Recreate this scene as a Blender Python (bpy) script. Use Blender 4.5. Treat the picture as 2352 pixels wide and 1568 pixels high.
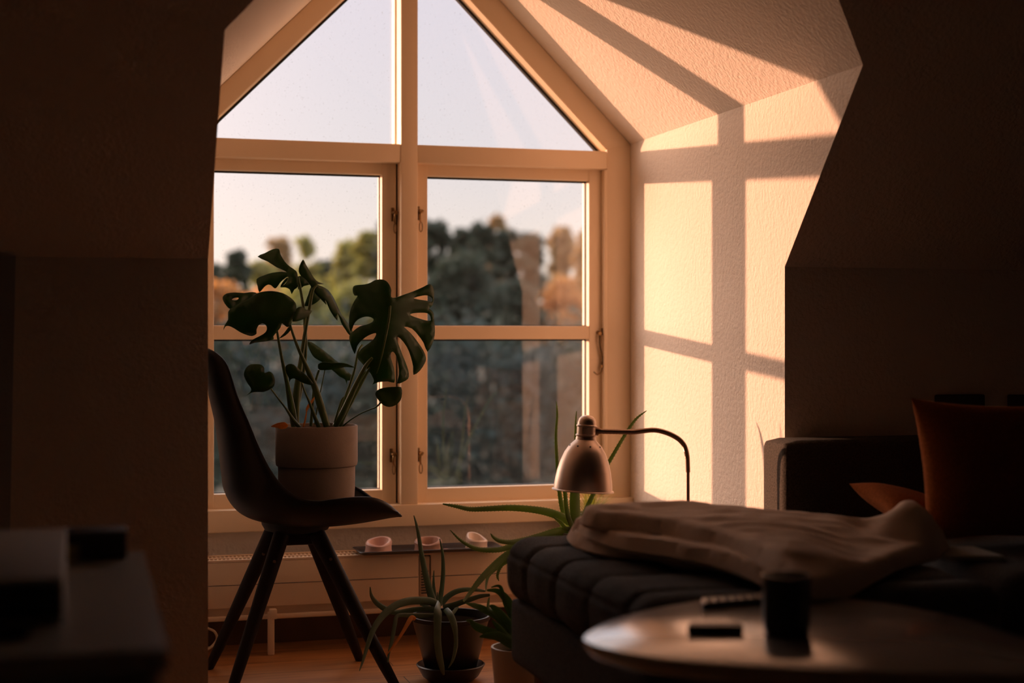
import bpy, bmesh, math, random
from math import sin, cos, radians, pi, sqrt
from mathutils import Vector, Matrix, noise
from mathutils.geometry import delaunay_2d_cdt

for o in list(bpy.data.objects): bpy.data.objects.remove(o)
SC = bpy.context.scene
C = SC.collection
rnd = random.Random(7)

# ---------------------------------------------------------------- camera
TH, F, YH, H = radians(16.05), 3500.0, 770.0, 0.86
cam = bpy.data.cameras.new('camera'); co = bpy.data.objects.new('camera', cam); C.objects.link(co)
co.location = (0, 0, H); co.rotation_euler = (pi/2, 0, -TH)
cam.sensor_width = 36; cam.lens = F*36/2352; cam.shift_y = -14/2352
cam.clip_start = .02; cam.clip_end = 2000
cam.dof.use_dof = True; cam.dof.focus_distance = 3.75; cam.dof.aperture_fstop = 2.2
SC.camera = co
# ---------------------------------------------------------------- sky
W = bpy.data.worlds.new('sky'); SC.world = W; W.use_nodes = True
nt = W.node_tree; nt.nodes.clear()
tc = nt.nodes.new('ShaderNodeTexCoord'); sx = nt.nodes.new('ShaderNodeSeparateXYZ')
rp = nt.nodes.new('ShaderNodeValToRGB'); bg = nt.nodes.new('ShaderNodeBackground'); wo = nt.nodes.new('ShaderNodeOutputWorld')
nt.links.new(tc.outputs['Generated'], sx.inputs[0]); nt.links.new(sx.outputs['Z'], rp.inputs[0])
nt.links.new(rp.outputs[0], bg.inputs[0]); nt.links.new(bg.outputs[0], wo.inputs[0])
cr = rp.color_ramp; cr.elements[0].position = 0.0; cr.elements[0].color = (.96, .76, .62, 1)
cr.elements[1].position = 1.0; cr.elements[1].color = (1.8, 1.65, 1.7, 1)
for p, c in ((.05, (.84, .72, .66, 1)), (.12, (.72, .665, .70, 1)), (.22, (.67, .63, .72, 1)), (.34, (1.7, 1.55, 1.6, 1)), (.6, (2.0, 1.8, 1.8, 1))):  # upper sky set brighter than dusk would be, to light the room
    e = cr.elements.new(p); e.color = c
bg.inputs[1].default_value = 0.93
# the sky glows around the setting sun
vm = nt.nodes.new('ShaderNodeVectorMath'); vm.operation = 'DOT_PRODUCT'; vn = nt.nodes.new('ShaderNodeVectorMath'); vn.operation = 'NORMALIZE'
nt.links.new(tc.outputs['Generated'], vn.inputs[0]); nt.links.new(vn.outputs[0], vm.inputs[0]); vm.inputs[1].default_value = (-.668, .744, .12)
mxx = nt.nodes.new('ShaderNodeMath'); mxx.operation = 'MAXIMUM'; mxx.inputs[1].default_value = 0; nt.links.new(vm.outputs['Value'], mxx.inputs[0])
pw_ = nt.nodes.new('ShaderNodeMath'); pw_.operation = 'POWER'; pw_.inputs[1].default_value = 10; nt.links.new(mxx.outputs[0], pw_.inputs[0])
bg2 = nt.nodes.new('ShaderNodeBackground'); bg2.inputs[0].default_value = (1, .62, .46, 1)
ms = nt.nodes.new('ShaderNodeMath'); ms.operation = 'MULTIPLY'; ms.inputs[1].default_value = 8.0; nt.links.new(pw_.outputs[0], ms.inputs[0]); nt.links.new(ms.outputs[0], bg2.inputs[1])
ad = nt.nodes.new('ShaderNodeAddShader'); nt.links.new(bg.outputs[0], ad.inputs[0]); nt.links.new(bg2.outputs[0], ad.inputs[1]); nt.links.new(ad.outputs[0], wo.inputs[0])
# ---------------------------------------------------------------- low evening sun, from outside left
sl = bpy.data.lights.new('sun', 'SUN'); so = bpy.data.objects.new('sun', sl); C.objects.link(so)
sl.energy = 5.3; sl.color = (1.0, .475, .29); sl.angle = radians(.75)
sd = Vector((.668, -.744, -.0615)).normalized()
so.rotation_euler = sd.to_track_quat('-Z', 'Y').to_euler(); so.location = (-20, 25, 4)
# ---------------------------------------------------------------- exposure
vs = SC.view_settings; vs.view_transform = 'Standard'; vs.look = 'None'; vs.gamma = 1; vs.exposure = 0.5; vs.use_curve_mapping = False

# ---------------------------------------------------------------- measuring helpers (real-world planes seen from the camera point)
cT, sT = cos(TH), sin(TH)
def ray(u, v):
    a = (u-1176)/F; b = (YH-v)/F
    return Vector((cT*a+sT, -sT*a+cT, b))
def PY(u, v, Y):
    r = ray(u, v); t = Y/r.y; return Vector((r.x*t, Y, H+r.z*t))
def PX(u, v, X):
    r = ray(u, v); t = X/r.x; return Vector((X, r.y*t, H+r.z*t))
def PZ(u, v, z):
    r = ray(u, v); t = (z-H)/r.z; return Vector((r.x*t, r.y*t, z))

# ---------------------------------------------------------------- materials
def mat(name, col, rough=.6, metal=0, var=.0, vscale=8, bump=0, bscale=120, spec=.5, trans=0, coat=0, stretch=None, col2=None, sss=0, aniso=0):
    m = bpy.data.materials.new(name); m.use_nodes = True; n = m.node_tree; L = n.links
    b = n.nodes['Principled BSDF']
    b.inputs['Base Color'].default_value = (*col, 1); b.inputs['Roughness'].default_value = rough
    b.inputs['Metallic'].default_value = metal; b.inputs['Specular IOR Level'].default_value = spec
    b.inputs['Coat Weight'].default_value = coat; b.inputs['Coat Roughness'].default_value = .16; b.inputs['Coat IOR'].default_value = 1.7
    if aniso: b.inputs['Anisotropic'].default_value = aniso
    if sss:
        b.inputs['Subsurface Weight'].default_value = sss; b.inputs['Subsurface Radius'].default_value = (.01, .006, .004)
    t = n.nodes.new('ShaderNodeTexCoord'); mp = n.nodes.new('ShaderNodeMapping')
    L.new(t.outputs['Object'], mp.inputs[0])
    if stretch: mp.inputs['Scale'].default_value = stretch
    if var or col2:
        nz = n.nodes.new('ShaderNodeTexNoise'); nz.inputs['Scale'].default_value = vscale; nz.inputs['Detail'].default_value = 5
        L.new(mp.outputs[0], nz.inputs['Vector'])
        r = n.nodes.new('ShaderNodeValToRGB'); r.color_ramp.elements[0].position = .32; r.color_ramp.elements[1].position = .68
        c2 = col2 or tuple(min(1, c*(1+var)) for c in col)
        c1 = col if col2 else tuple(c*(1-var) for c in col)
        r.color_ramp.elements[0].color = (*c1, 1); r.color_ramp.elements[1].color = (*c2, 1)
        L.new(nz.outputs[0], r.inputs[0]); L.new(r.outputs[0], b.inputs['Base Color'])
    if bump:
        nb = n.nodes.new('ShaderNodeTexNoise'); nb.inputs['Scale'].default_value = bscale; nb.inputs['Detail'].default_value = 3
        L.new(mp.outputs[0], nb.inputs['Vector'])
        bp = n.nodes.new('ShaderNodeBump'); bp.inputs['Strength'].default_value = bump; bp.inputs['Distance'].default_value = .004
        L.new(nb.outputs[0], bp.inputs['Height']); L.new(bp.outputs[0], b.inputs['Normal'])
    if trans:
        tr = n.nodes.new('ShaderNodeBsdfTranslucent'); mx = n.nodes.new('ShaderNodeMixShader'); mx.inputs[0].default_value = trans
        cc = tuple(min(1, c*1.8) for c in col); tr.inputs[0].default_value = (cc[0], cc[1], cc[2]*.5, 1)
        o = n.nodes['Material Output']
        L.new(b.outputs[0], mx.inputs[1]); L.new(tr.outputs[0], mx.inputs[2]); L.new(mx.outputs[0], o.inputs[0])
    return m
def glass_mat(name, boost):
    m = bpy.data.materials.new(name); m.use_nodes = True; n = m.node_tree; n.nodes.clear(); L = n.links
    o = n.nodes.new('ShaderNodeOutputMaterial'); mx = n.nodes.new('ShaderNodeMixShader')
    tr = n.nodes.new('ShaderNodeBsdfTransparent'); gl = n.nodes.new('ShaderNodeBsdfGlossy'); gl.inputs['Roughness'].default_value = 0.0
    tr.inputs[0].default_value = (.97, .98, .97, 1)
    fr = n.nodes.new('ShaderNodeFresnel'); fr.inputs[0].default_value = 1.5
    ge = n.nodes.new('ShaderNodeNewGeometry'); mr = n.nodes.new('ShaderNodeMapRange')   # both faces of the pane reflect like air to glass
    mr.inputs['To Min'].default_value = 1.5; mr.inputs['To Max'].default_value = 1/1.5
    L.new(ge.outputs['Backfacing'], mr.inputs['Value']); L.new(mr.outputs[0], fr.inputs[0])
    mu = n.nodes.new('ShaderNodeMath'); mu.operation = 'MULTIPLY'; mu.inputs[1].default_value = boost; mu.use_clamp = True
    # a faint film of dust on the pane
    df = n.nodes.new('ShaderNodeBsdfDiffuse'); df.inputs[0].default_value = (.6, .6, .6, 1)
    t = n.nodes.new('ShaderNodeTexCoord'); nz = n.nodes.new('ShaderNodeTexNoise'); nz.inputs['Scale'].default_value = 230; nz.inputs['Detail'].default_value = 2
    r = n.nodes.new('ShaderNodeValToRGB'); r.color_ramp.elements[0].position = .70; r.color_ramp.elements[0].color = (.012, .012, .012, 1)
    r.color_ramp.elements[1].position = .73; r.color_ramp.elements[1].color = (.30, .30, .30, 1)
    L.new(t.outputs['Object'], nz.inputs['Vector']); L.new(nz.outputs[0], r.inputs[0])
    m2 = n.nodes.new('ShaderNodeMixShader')
    L.new(fr.outputs[0], mu.inputs[0]); L.new(mu.outputs[0], mx.inputs[0]); L.new(tr.outputs[0], mx.inputs[1]); L.new(gl.outputs[0], mx.inputs[2])
    L.new(r.outputs[0], m2.inputs[0]); L.new(mx.outputs[0], m2.inputs[1]); L.new(df.outputs[0], m2.inputs[2]); L.new(m2.outputs[0], o.inputs[0])
    return m
def plank_mat():
    m = bpy.data.materials.new('wood_floor'); m.use_nodes = True; n = m.node_tree; L = n.links; b = n.nodes['Principled BSDF']
    t = n.nodes.new('ShaderNodeTexCoord'); mp = n.nodes.new('ShaderNodeMapping'); L.new(t.outputs['Object'], mp.inputs[0])
    br = n.nodes.new('ShaderNodeTexBrick'); br.inputs['Scale'].default_value = 1; br.inputs['Brick Width'].default_value = 1.6; br.inputs['Row Height'].default_value = .13
    br.inputs['Mortar Size'].default_value = .0015; br.inputs['Color1'].default_value = (.62, .28, .10, 1); br.inputs['Color2'].default_value = (.50, .22, .075, 1); br.inputs['Mortar'].default_value = (.08, .03, .012, 1)
    L.new(mp.outputs[0], br.inputs['Vector'])
    m2 = n.nodes.new('ShaderNodeMapping'); m2.inputs['Scale'].default_value = (1, 9, 1); L.new(t.outputs['Object'], m2.inputs[0])
    nz = n.nodes.new('ShaderNodeTexNoise'); nz.inputs['Scale'].default_value = 4; nz.inputs['Detail'].default_value = 6; L.new(m2.outputs[0], nz.inputs['Vector'])
    mx = n.nodes.new('ShaderNodeMix'); mx.data_type = 'RGBA'; mx.blend_type = 'MULTIPLY'; mx.inputs[0].default_value = .6
    L.new(br.outputs[0], mx.inputs[6]); r = n.nodes.new('ShaderNodeValToRGB'); r.color_ramp.elements[0].color = (.45, .4, .35, 1); r.color_ramp.elements[0].position = .3; r.color_ramp.elements[1].position = .65
    L.new(nz.outputs[0], r.inputs[0]); L.new(r.outputs[0], mx.inputs[7]); L.new(mx.outputs[2], b.inputs['Base Color'])
    b.inputs['Roughness'].default_value = .38
    return m
M = dict(
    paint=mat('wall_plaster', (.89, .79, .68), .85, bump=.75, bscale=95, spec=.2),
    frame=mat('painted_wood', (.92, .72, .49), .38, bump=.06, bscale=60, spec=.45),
    room=mat('bounce_tuned_paint', (.42, .44, .46), .9, bump=.3, spec=.2),  # darker wall tone, chosen to limit light bounced by unseen room surfaces
    gasket=mat('black_gasket', (.01, .009, .008), .6),
    floor=plank_mat(),
    skirt=mat('dark_skirting', (.16, .09, .055), .5, var=.2),
    rad=mat('radiator_enamel', (.86, .66, .46), .4, var=.04),
    slot=mat('radiator_dark', (.02, .02, .02), .7),
    shell=mat('black_plastic', (.006, .005, .005), .5, spec=.28),
    wood=mat('black_stained_wood', (.012, .007, .006), .55, spec=.2, var=.3, vscale=20, stretch=(1, 1, .2)),
    pot=mat('clay_pot', (.28, .21, .165), .75, var=.06, vscale=30, bump=.15, bscale=300),
    soil=mat('soil', (.012, .008, .005), 1, spec=.0, bump=1, bscale=60),
    leaf=mat('monstera_leaf', (.022, .075, .014), .36, var=.25, vscale=14, trans=.34, bump=.1, bscale=60),
    leafy=mat('leafy_green', (.10, .19, .05), .45, var=.3, vscale=18, trans=.3),
    stem=mat('monstera_stem', (.07, .12, .025), .45, var=.3, vscale=20, trans=.12),
    dry=mat('dry_leaf', (.55, .25, .07), .7, var=.25, vscale=30, trans=.3),
    aloe=mat('aloe_leaf', (.12, .17, .055), .42, var=.3, vscale=25, trans=.38),
    aloe2=mat('bluish_aloe_leaf', (.12, .18, .12), .45, var=.2, vscale=25, trans=.15),
    grass=mat('grass_blade', (.30, .30, .05), .5, var=.3, vscale=20, trans=.45),
    steel=mat('brushed_steel', (.62, .50, .42), .36, 1, var=.06, vscale=60, stretch=(1, 1, .03), aniso=.5),
    steeld=mat('darker_steel', (.34, .24, .18), .32, 1),
    brass=mat('old_brass', (.26, .16, .07), .35, 1, var=.35, vscale=90),
    dkpot=mat('dark_glazed_pot', (.02, .017, .016), .38),
    grpot=mat('grey_pot', (.22, .22, .21), .6),
    whpot=mat('cream_pot', (.50, .40, .30), .5),
    sofa=mat('charcoal_fabric', (.095, .098, .100), .95, var=.35, vscale=260, bump=.5, bscale=420, spec=.15),
    sofal=mat('grey_brown_fabric', (.085, .070, .055), .95, var=.35, vscale=260, bump=.5, bscale=420, spec=.15),
    blanket=mat('fleece', (.84, .67, .54), .98, var=.05, vscale=12, bump=.35, bscale=260, spec=.1),
    orange=mat('rust_fabric', (.30, .085, .018), .95, var=.2, vscale=200, bump=.4, bscale=260, spec=.1),
    table=mat('table_lacquer', (.36, .33, .29), .20, spec=1.0, coat=1.0),
    tleg=mat('table_leg_wood', (.20, .09, .04), .5, var=.2),
    black=mat('matt_black', (.012, .011, .011), .45),
    mug=mat('black_ceramic', (.014, .012, .012), .3),
    grey=mat('remote_grey', (.10, .09, .08), .22),
    white=mat('white_laminate', (.46, .46, .42), .28),
    box=mat('pale_box', (.50, .48, .44), .5),
    dbox=mat('dark_brown_box', (.05, .03, .024), .6),
    yel=mat('yellow_paper', (.45, .33, .12), .7),
    tray=mat('slate_tray', (.035, .030, .032), .4, var=.3),
    candle=mat('pink_wax', (.74, .47, .40), .45, sss=.25, var=.05),
    candle2=mat('pale_wax', (.84, .68, .58), .45, sss=.25, var=.05),
    candle3=mat('brown_wax', (.50, .30, .23), .45, sss=.2, var=.05),
    cable=mat('cream_cable', (.55, .42, .28), .5),
    pane=glass_mat('window_pane', 1.9),
    tab=mat('silver_edge', (.55, .55, .5), .3),
    ext=mat('exterior_wall', (.25, .2, .17), .9),
    ground=mat('meadow', (.030, .050, .045), .95, col2=(.055, .060, .040), vscale=.12),
    bark=mat('bark', (.06, .045, .035), .9),
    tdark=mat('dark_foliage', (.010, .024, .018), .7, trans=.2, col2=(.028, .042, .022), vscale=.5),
    tolive=mat('olive_foliage', (.19, .20, .06), .7, trans=.4, col2=(.34, .27, .10), vscale=.5),  # olive, autumn and brown foliage colours brightened in place of backlit haze
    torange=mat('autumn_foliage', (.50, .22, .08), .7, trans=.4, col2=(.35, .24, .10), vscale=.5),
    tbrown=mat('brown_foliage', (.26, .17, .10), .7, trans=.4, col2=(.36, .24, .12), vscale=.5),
    reed=mat('reed', (.006, .024, .028), .8, trans=.1, col2=(.022, .040, .030), vscale=.4),
)

# ---------------------------------------------------------------- object helpers
OFF = {}
def tag(o, label=None, cat=None, group=None, kind=None):
    if label: o['label'] = label
    if cat: o['category'] = cat
    if group: o['group'] = group
    if kind: o['kind'] = kind
    return o
def thing(name, loc, label=None, cat=None, group=None, kind=None):
    o = bpy.data.objects.new(name, None); o.empty_display_size = .05; C.objects.link(o); o.location = loc
    OFF[o.name] = Vector(loc); return tag(o, label, cat, group, kind)
def obj(name, bm, m, parent=None, smooth=True, loc=None, solid=0):
    off = OFF[parent.name] if parent else (Vector(loc) if loc is not None else Vector((0, 0, 0)))
    bmesh.ops.translate(bm, verts=bm.verts, vec=-off)
    me = bpy.data.meshes.new(name); bm.normal_update(); bm.to_mesh(me); bm.free()
    me.materials.append(M[m] if isinstance(m, str) else m)
    if smooth:
        me.shade_smooth()
        try: me.set_sharp_from_angle(angle=radians(42))
        except Exception: pass
    o = bpy.data.objects.new(name, me); C.objects.link(o)
    if parent: o.parent = parent
    else: o.location = off
    OFF[o.name] = off.copy()
    if solid:
        s = o.modifiers.new('thickness', 'SOLIDIFY'); s.thickness = solid; s.offset = 0
    return o
def box(bm, lo, hi, bev=0, seg=2):
    r = bmesh.ops.create_cube(bm, size=1); v = r['verts']
    s = Vector(hi)-Vector(lo); c = (Vector(hi)+Vector(lo))/2
    for x in v: x.co = Vector((x.co.x*s.x, x.co.y*s.y, x.co.z*s.z))+c
    if bev:
        e = list({e for x in v for e in x.link_edges})
        bmesh.ops.bevel(bm, geom=e, offset=bev, segments=seg, profile=.5, affect='EDGES')
    return bm
def NB(): return bmesh.new()
def bx(lo, hi, bev=0, seg=2): return box(NB(), lo, hi, bev, seg)
def smoothpath(pts, n=6):
    P = [Vector(p) for p in pts]
    if len(P) < 3: 
        return [P[0].lerp(P[1], i/n) for i in range(n+1)]
    out = []
    for i in range(len(P)-1):
        p0 = P[max(i-1, 0)]; p1 = P[i]; p2 = P[i+1]; p3 = P[min(i+2, len(P)-1)]
        for k in range(n):
            t = k/n
            out.append(.5*((2*p1)+(p2-p0)*t+(2*p0-5*p1+4*p2-p3)*t*t+(3*p1-p0-3*p2+p3)*t**3))
    out.append(P[-1]); return out
def interp(r, n):
    out = []
    for i in range(n):
        t = i/(n-1)*(len(r)-1); k = min(int(t), len(r)-2); out.append(r[k]*(1-(t-k))+r[k+1]*(t-k))
    return out
def tube(bm, pts, rad, seg=12, flat=1.0, view=Vector((0, 1, 0)), cap=True, ribs=0):
    """swept tube; flat<1 squashes it along the direction nearest to view"""
    n = len(pts); R = interp(list(rad), n) if isinstance(rad, (list, tuple)) else [rad]*n
    rings = []
    prev = None
    for i, p in enumerate(pts):
        t = (pts[min(i+1, n-1)]-pts[max(i-1, 0)]).normalized()
        a = t.cross(view) if prev is None or flat < 1 else (prev - t*prev.dot(t))
        if a.length < 1e-4: a = prev if prev is not None else t.orthogonal()
        a = a.normalized()
        if prev is not None and a.dot(prev) < 0: a = -a
        prev = a; b = t.cross(a).normalized()
        r = R[i]*(1+(.10 if ribs and i % 2 else 0))
        rings.append([bm.verts.new(p+a*r*cos(2*pi*k/seg)+b*r*flat*sin(2*pi*k/seg)) for k in range(seg)])
    for i in range(n-1):
        for k in range(seg):
            bm.faces.new((rings[i][k], rings[i][(k+1) % seg], rings[i+1][(k+1) % seg], rings[i+1][k]))
    if cap:
        bm.faces.new(rings[0][::-1]); bm.faces.new(rings[-1])
    return bm
def lathe(bm, prof, c, seg=48, wob=None, axis=None):
    c = Vector(c); rings = []
    for (r, z) in prof:
        if r < 1e-5: rings.append([bm.verts.new(c+Vector((0, 0, z)))])
        else: rings.append([bm.verts.new(c+Vector((r*cos(2*pi*k/seg)*(1+(wob(k/seg, z) if wob else 0)), r*sin(2*pi*k/seg)*(1+(wob(k/seg, z) if wob else 0)), z))) for k in range(seg)])
    for a, b in zip(rings, rings[1:]):
        for k in range(seg):
            q = (k+1) % seg
            if len(a) == 1 and len(b) == 1: continue
            if len(a) == 1: bm.faces.new((a[0], b[q], b[k]))
            elif len(b) == 1: bm.faces.new((a[k], a[q], b[0]))
            else: bm.faces.new((a[k], a[q], b[q], b[k]))
    if len(rings[0]) > 1 and len(prof) > 2 and rings[0] is not rings[-1]: pass
    return bm
def slab(bm, pts, off):
    """planar polygon extruded along a vector"""
    off = Vector(off); a = [bm.verts.new(p) for p in pts]; b = [bm.verts.new(Vector(p)+off) for p in pts]
    bm.faces.new(a); bm.faces.new(b[::-1]); n = len(a)
    for i in range(n): bm.faces.new((a[i], b[i], b[(i+1) % n], a[(i+1) % n]))
    bmesh.ops.recalc_face_normals(bm, faces=bm.faces); return bm
def inside(p, poly):
    x, y = p; c = False; j = len(poly)-1
    for i in range(len(poly)):
        xi, yi = poly[i]; xj, yj = poly[j]
        if (yi > y) != (yj > y) and x < (xj-xi)*(y-yi)/(yj-yi)+xi: c = not c
        j = i
    return c
def segd(p, poly):
    best = 1e9; x, y = p
    for i in range(len(poly)):
        ax, ay = poly[i-1]; bx_, by = poly[i]; dx, dy = bx_-ax, by-ay; L = dx*dx+dy*dy
        t = 0 if L == 0 else max(0, min(1, ((x-ax)*dx+(y-ay)*dy)/L))
        d = (x-ax-dx*t)**2+(y-ay-dy*t)**2
        if d < best: best = d
    return sqrt(best)
def fill(loops, step):
    """triangulate loops[0] minus loops[1:], with interior points"""
    vs_, es = [], []
    for L in loops:
        s = len(vs_); vs_ += [Vector(p) for p in L]; es += [(s+i, s+(i+1) % len(L)) for i in range(len(L))]
    O = loops[0]; x0, x1 = min(p[0] for p in O), max(p[0] for p in O); y0, y1 = min(p[1] for p in O), max(p[1] for p in O)
    if step:
        j = 0; y = y0+step/2
        while y < y1:
            x = x0+step/2*(1+(j % 2)*.9)
            while x < x1:
                q = (x, y)
                if inside(q, O) and not any(inside(q, h) for h in loops[1:]) and min(segd(q, L) for L in loops) > step*.45: vs_.append(Vector(q))
                x += step
            y += step; j += 1
    V, E, Fc, *_ = delaunay_2d_cdt(vs_, es, [], 0, 1e-7)
    T = []
    for f in Fc:
        c = sum((V[i] for i in f), Vector((0, 0)))/len(f)
        if inside(c, O) and not any(inside(c, h) for h in loops[1:]): T.append(f)
    return V, T
def closed_smooth(pts, n=3):
    P = [Vector(p) for p in pts]; N = len(P); out = []
    for i in range(N):
        p0, p1, p2, p3 = P[i-1], P[i], P[(i+1) % N], P[(i+2) % N]
        for k in range(n):
            t = k/n; q = .5*((2*p1)+(p2-p0)*t+(2*p0-5*p1+4*p2-p3)*t*t+(3*p1-p0-3*p2+p3)*t**3); out.append(tuple(q))
    return out
def rbox(lo, hi, r, n=20, disp=None):
    bm = NB(); bmesh.ops.create_cube(bm, size=2); bmesh.ops.subdivide_edges(bm, edges=bm.edges[:], cuts=n, use_grid_fill=True)
    lo, hi = Vector(lo), Vector(hi); h = (hi-lo)/2; c = (hi+lo)/2
    for v in bm.verts:
        p = Vector([h[i]*(sin(v.co[i]*pi/2)*.55+v.co[i]*.45) for i in range(3)])
        q = Vector([max(-(h[i]-r), min(h[i]-r, p[i])) for i in range(3)])
        d = p-q
        if d.length > 1e-9: p = q+d.normalized()*r
        nrm = d.normalized() if d.length > 1e-9 else Vector((0, 0, 0))
        p = p+c
        if disp: p = p+disp(p, nrm)
        v.co = p
    return bm

# ================================================================= ROOM SHELL
D, XL, XR, YN = 4.30, .272, 1.604, 3.26
HK, HE = H+.161, H+.572                      # kink of the knee wall, dormer eave
RX = (XL+XR)/2; RZ = HE+(XR-XL)/2            # dormer ridge
SL = 1.114                                   # slope of the main roof
def slopeY(z): return YN-(z-HK)/SL
YE, YR = slopeY(HE), slopeY(RZ)
X0, X1, YB, ZT = -1.6, 3.7, -3.2, 2.75
def struct(name, bm, m, smooth=False, label=None):
    o = obj(name, bm, m, smooth=smooth); o['kind'] = 'structure'
    return o
struct('floor', bx((X0, YB, -.12), (X1, 4.30, 0)), 'floor')
# window wall with its opening (inner face at D)
WJ0, WJ1 = .329, 1.531
def rake(x, s):   # height of the 45 degree line through the gable, s = X+h on the right side
    return None
G = 2.082+H; zb = H-.545
gl = lambda x: min(G-x, G-(2*.93-x))
outer = [(XL-.1, -.1), (XR+.1, -.1), (XR+.1, HE-.02), (XR+.1, HE+.03), (RX, RZ+.13), (XL-.1, HE+.03)]
hole = [(WJ0, zb), (WJ1, zb), (WJ1, G-WJ1), (.93, G-.93), (WJ0, G-(1.86-WJ0))]
V, T = fill([outer, hole], 0)
bm = NB()
a = [bm.verts.new((v.x, D, v.y)) for v in V]; b = [bm.verts.new((v.x, D+.085, v.y)) for v in V]
for t in T: bm.faces.new([a[i] for i in t]); bm.faces.new([b[i] for i in reversed(t)])
def loopwalls(bm, loop, ya, yb):
    n = len(loop); A = [bm.verts.new((p[0], ya, p[1])) for p in loop]; B = [bm.verts.new((p[0], yb, p[1])) for p in loop]
    for i in range(n): bm.faces.new((A[i], A[(i+1) % n], B[(i+1) % n], B[i]))
loopwalls(bm, hole, D, D+.085); loopwalls(bm, outer, D, D+.085)
bmesh.ops.remove_doubles(bm, verts=bm.verts, dist=1e-5); bmesh.ops.recalc_face_normals(bm, faces=bm.faces)
struct('wall_window', bm, 'paint')
# dormer cheeks
for nm, X, s in (('wall_dormer_right', XR, 1), ('wall_dormer_left', XL, -1)):
    pts = [(X, D, 0), (X, D, HE), (X, YE, HE), (X, YN, HK), (X, YN, 0)]
    struct(nm, slab(NB(), pts, (.10*s, 0, 0)), 'paint')
# dormer ceilings
for nm, X, s in (('ceiling_dormer_right', XR, 1), ('ceiling_dormer_left', XL, -1)):
    pts = [(X, D, HE), (RX, D, RZ), (RX, YR, RZ), (X, YE, HE)]
    struct(nm, slab(NB(), pts, (.085*s, 0, .085)), 'paint')
# knee walls left and right of the dormer, main sloped ceiling, flat ceiling
struct('wall_knee_left', bx((X0, YN, 0), (XL-.10, YN+.10, HK)), 'paint')
struct('wall_knee_right', bx((XR+.10, YN, 0), (X1, YN+.10, HK)), 'paint')
yt = slopeY(ZT)
for nm, xs in (('ceiling_slope_left', [(X0, YN, HK), (X0, yt, ZT), (RX, yt, ZT), (RX, YR, RZ), (XL, YE, HE), (XL-.1, YE, HE), (XL-.1, YN, HK)]),
               ('ceiling_slope_right', [(X1, YN, HK), (X1, yt, ZT), (RX, yt, ZT), (RX, YR, RZ), (XR, YE, HE), (XR+.1, YE, HE), (XR+.1, YN, HK)])):
    struct(nm, slab(NB(), xs, (0, .09, .08)), 'paint')
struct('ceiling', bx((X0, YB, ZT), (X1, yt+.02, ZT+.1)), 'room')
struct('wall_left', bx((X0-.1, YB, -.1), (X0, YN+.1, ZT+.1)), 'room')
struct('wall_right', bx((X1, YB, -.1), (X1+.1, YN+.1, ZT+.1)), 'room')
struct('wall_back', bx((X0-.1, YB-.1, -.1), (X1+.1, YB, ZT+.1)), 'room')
# added board standing in for a dark edge, far left on the knee wall
xe = PY(36, 900, YN).x
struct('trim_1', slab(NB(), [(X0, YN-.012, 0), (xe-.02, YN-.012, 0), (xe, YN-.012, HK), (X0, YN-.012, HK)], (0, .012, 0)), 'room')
struct('baseboard_window', bx((XL, D-.018, 0), (XR, D, .13), .003), 'skirt')

# ================================================================= WINDOW
win = thing('window_1', (.93, D, zb), kind='structure')
YM, YS, YG = 4.268, 4.312, 4.345
ht = lambda u, v, Y: PY(u, v, Y).z
mx0, mx1 = PY(921, 700, YM).x, PY(960, 700, YM).x
zt0, zt1 = ht(1150, 380, YM), ht(1150, 338.5, YM)
zbt = ht(940, 1158, YM)
def extr(pts, y0, y1, bev=.002):
    bm = NB(); slab(bm, [(x, y0, z) for x, z in pts], (0, y1-y0, 0))
    if bev: bmesh.ops.bevel(bm, geom=bm.edges[:], offset=bev, segments=2, profile=.5, affect='EDGES')
    return bm
obj('mullion', extr([(mx0, zbt), (mx1, zbt), (mx1, G-.93), (mx0, G-.93)], YM, D+.080, .003), 'frame', win)
obj('transom', extr([(WJ0+.0, zt0), (mx0, zt0), (mx0, zt1), (WJ0+.0, zt1)], YM+.002, D+.080, .003), 'frame', win)
xtr = PY(1395, 360, YM).x
obj('transom', extr([(mx1, zt0), (xtr, zt0), (xtr, zt1), (mx1, zt1)], YM+.002, D+.080, .003), 'frame', win)
# bottom rail of the frame
obj('bottom_rail', extr([(XL+.001, H-.545), (XR-.001, H-.545), (XR-.001, zbt), (XL+.001, zbt)], YM-.006, D+.080, .003), 'frame', win)
# side jambs / rake boards casing (a thin raised board round the opening)
cw = .0
for s in (1, -1):
    fx = (lambda x: x) if s == 1 else (lambda x: 1.86-x)
    jx0, jx1 = WJ1-.003, XR-.004
    P = [(fx(jx0), zbt), (XR if s == 1 else XL, zbt), (XR if s == 1 else XL, HE-.001), (fx(jx0), G-jx0+.002)]
    obj('casing', extr(P, D-.012, D+.02, .002), 'frame', win)
    k = .004
    P = [(fx(jx0), G-jx0), (XR if s == 1 else XL, HE-.001), (RX, RZ-.001), (.93, G-.93)]
    obj('casing', extr(P, D-.012, D+.02, .002), 'frame', win)
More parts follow.
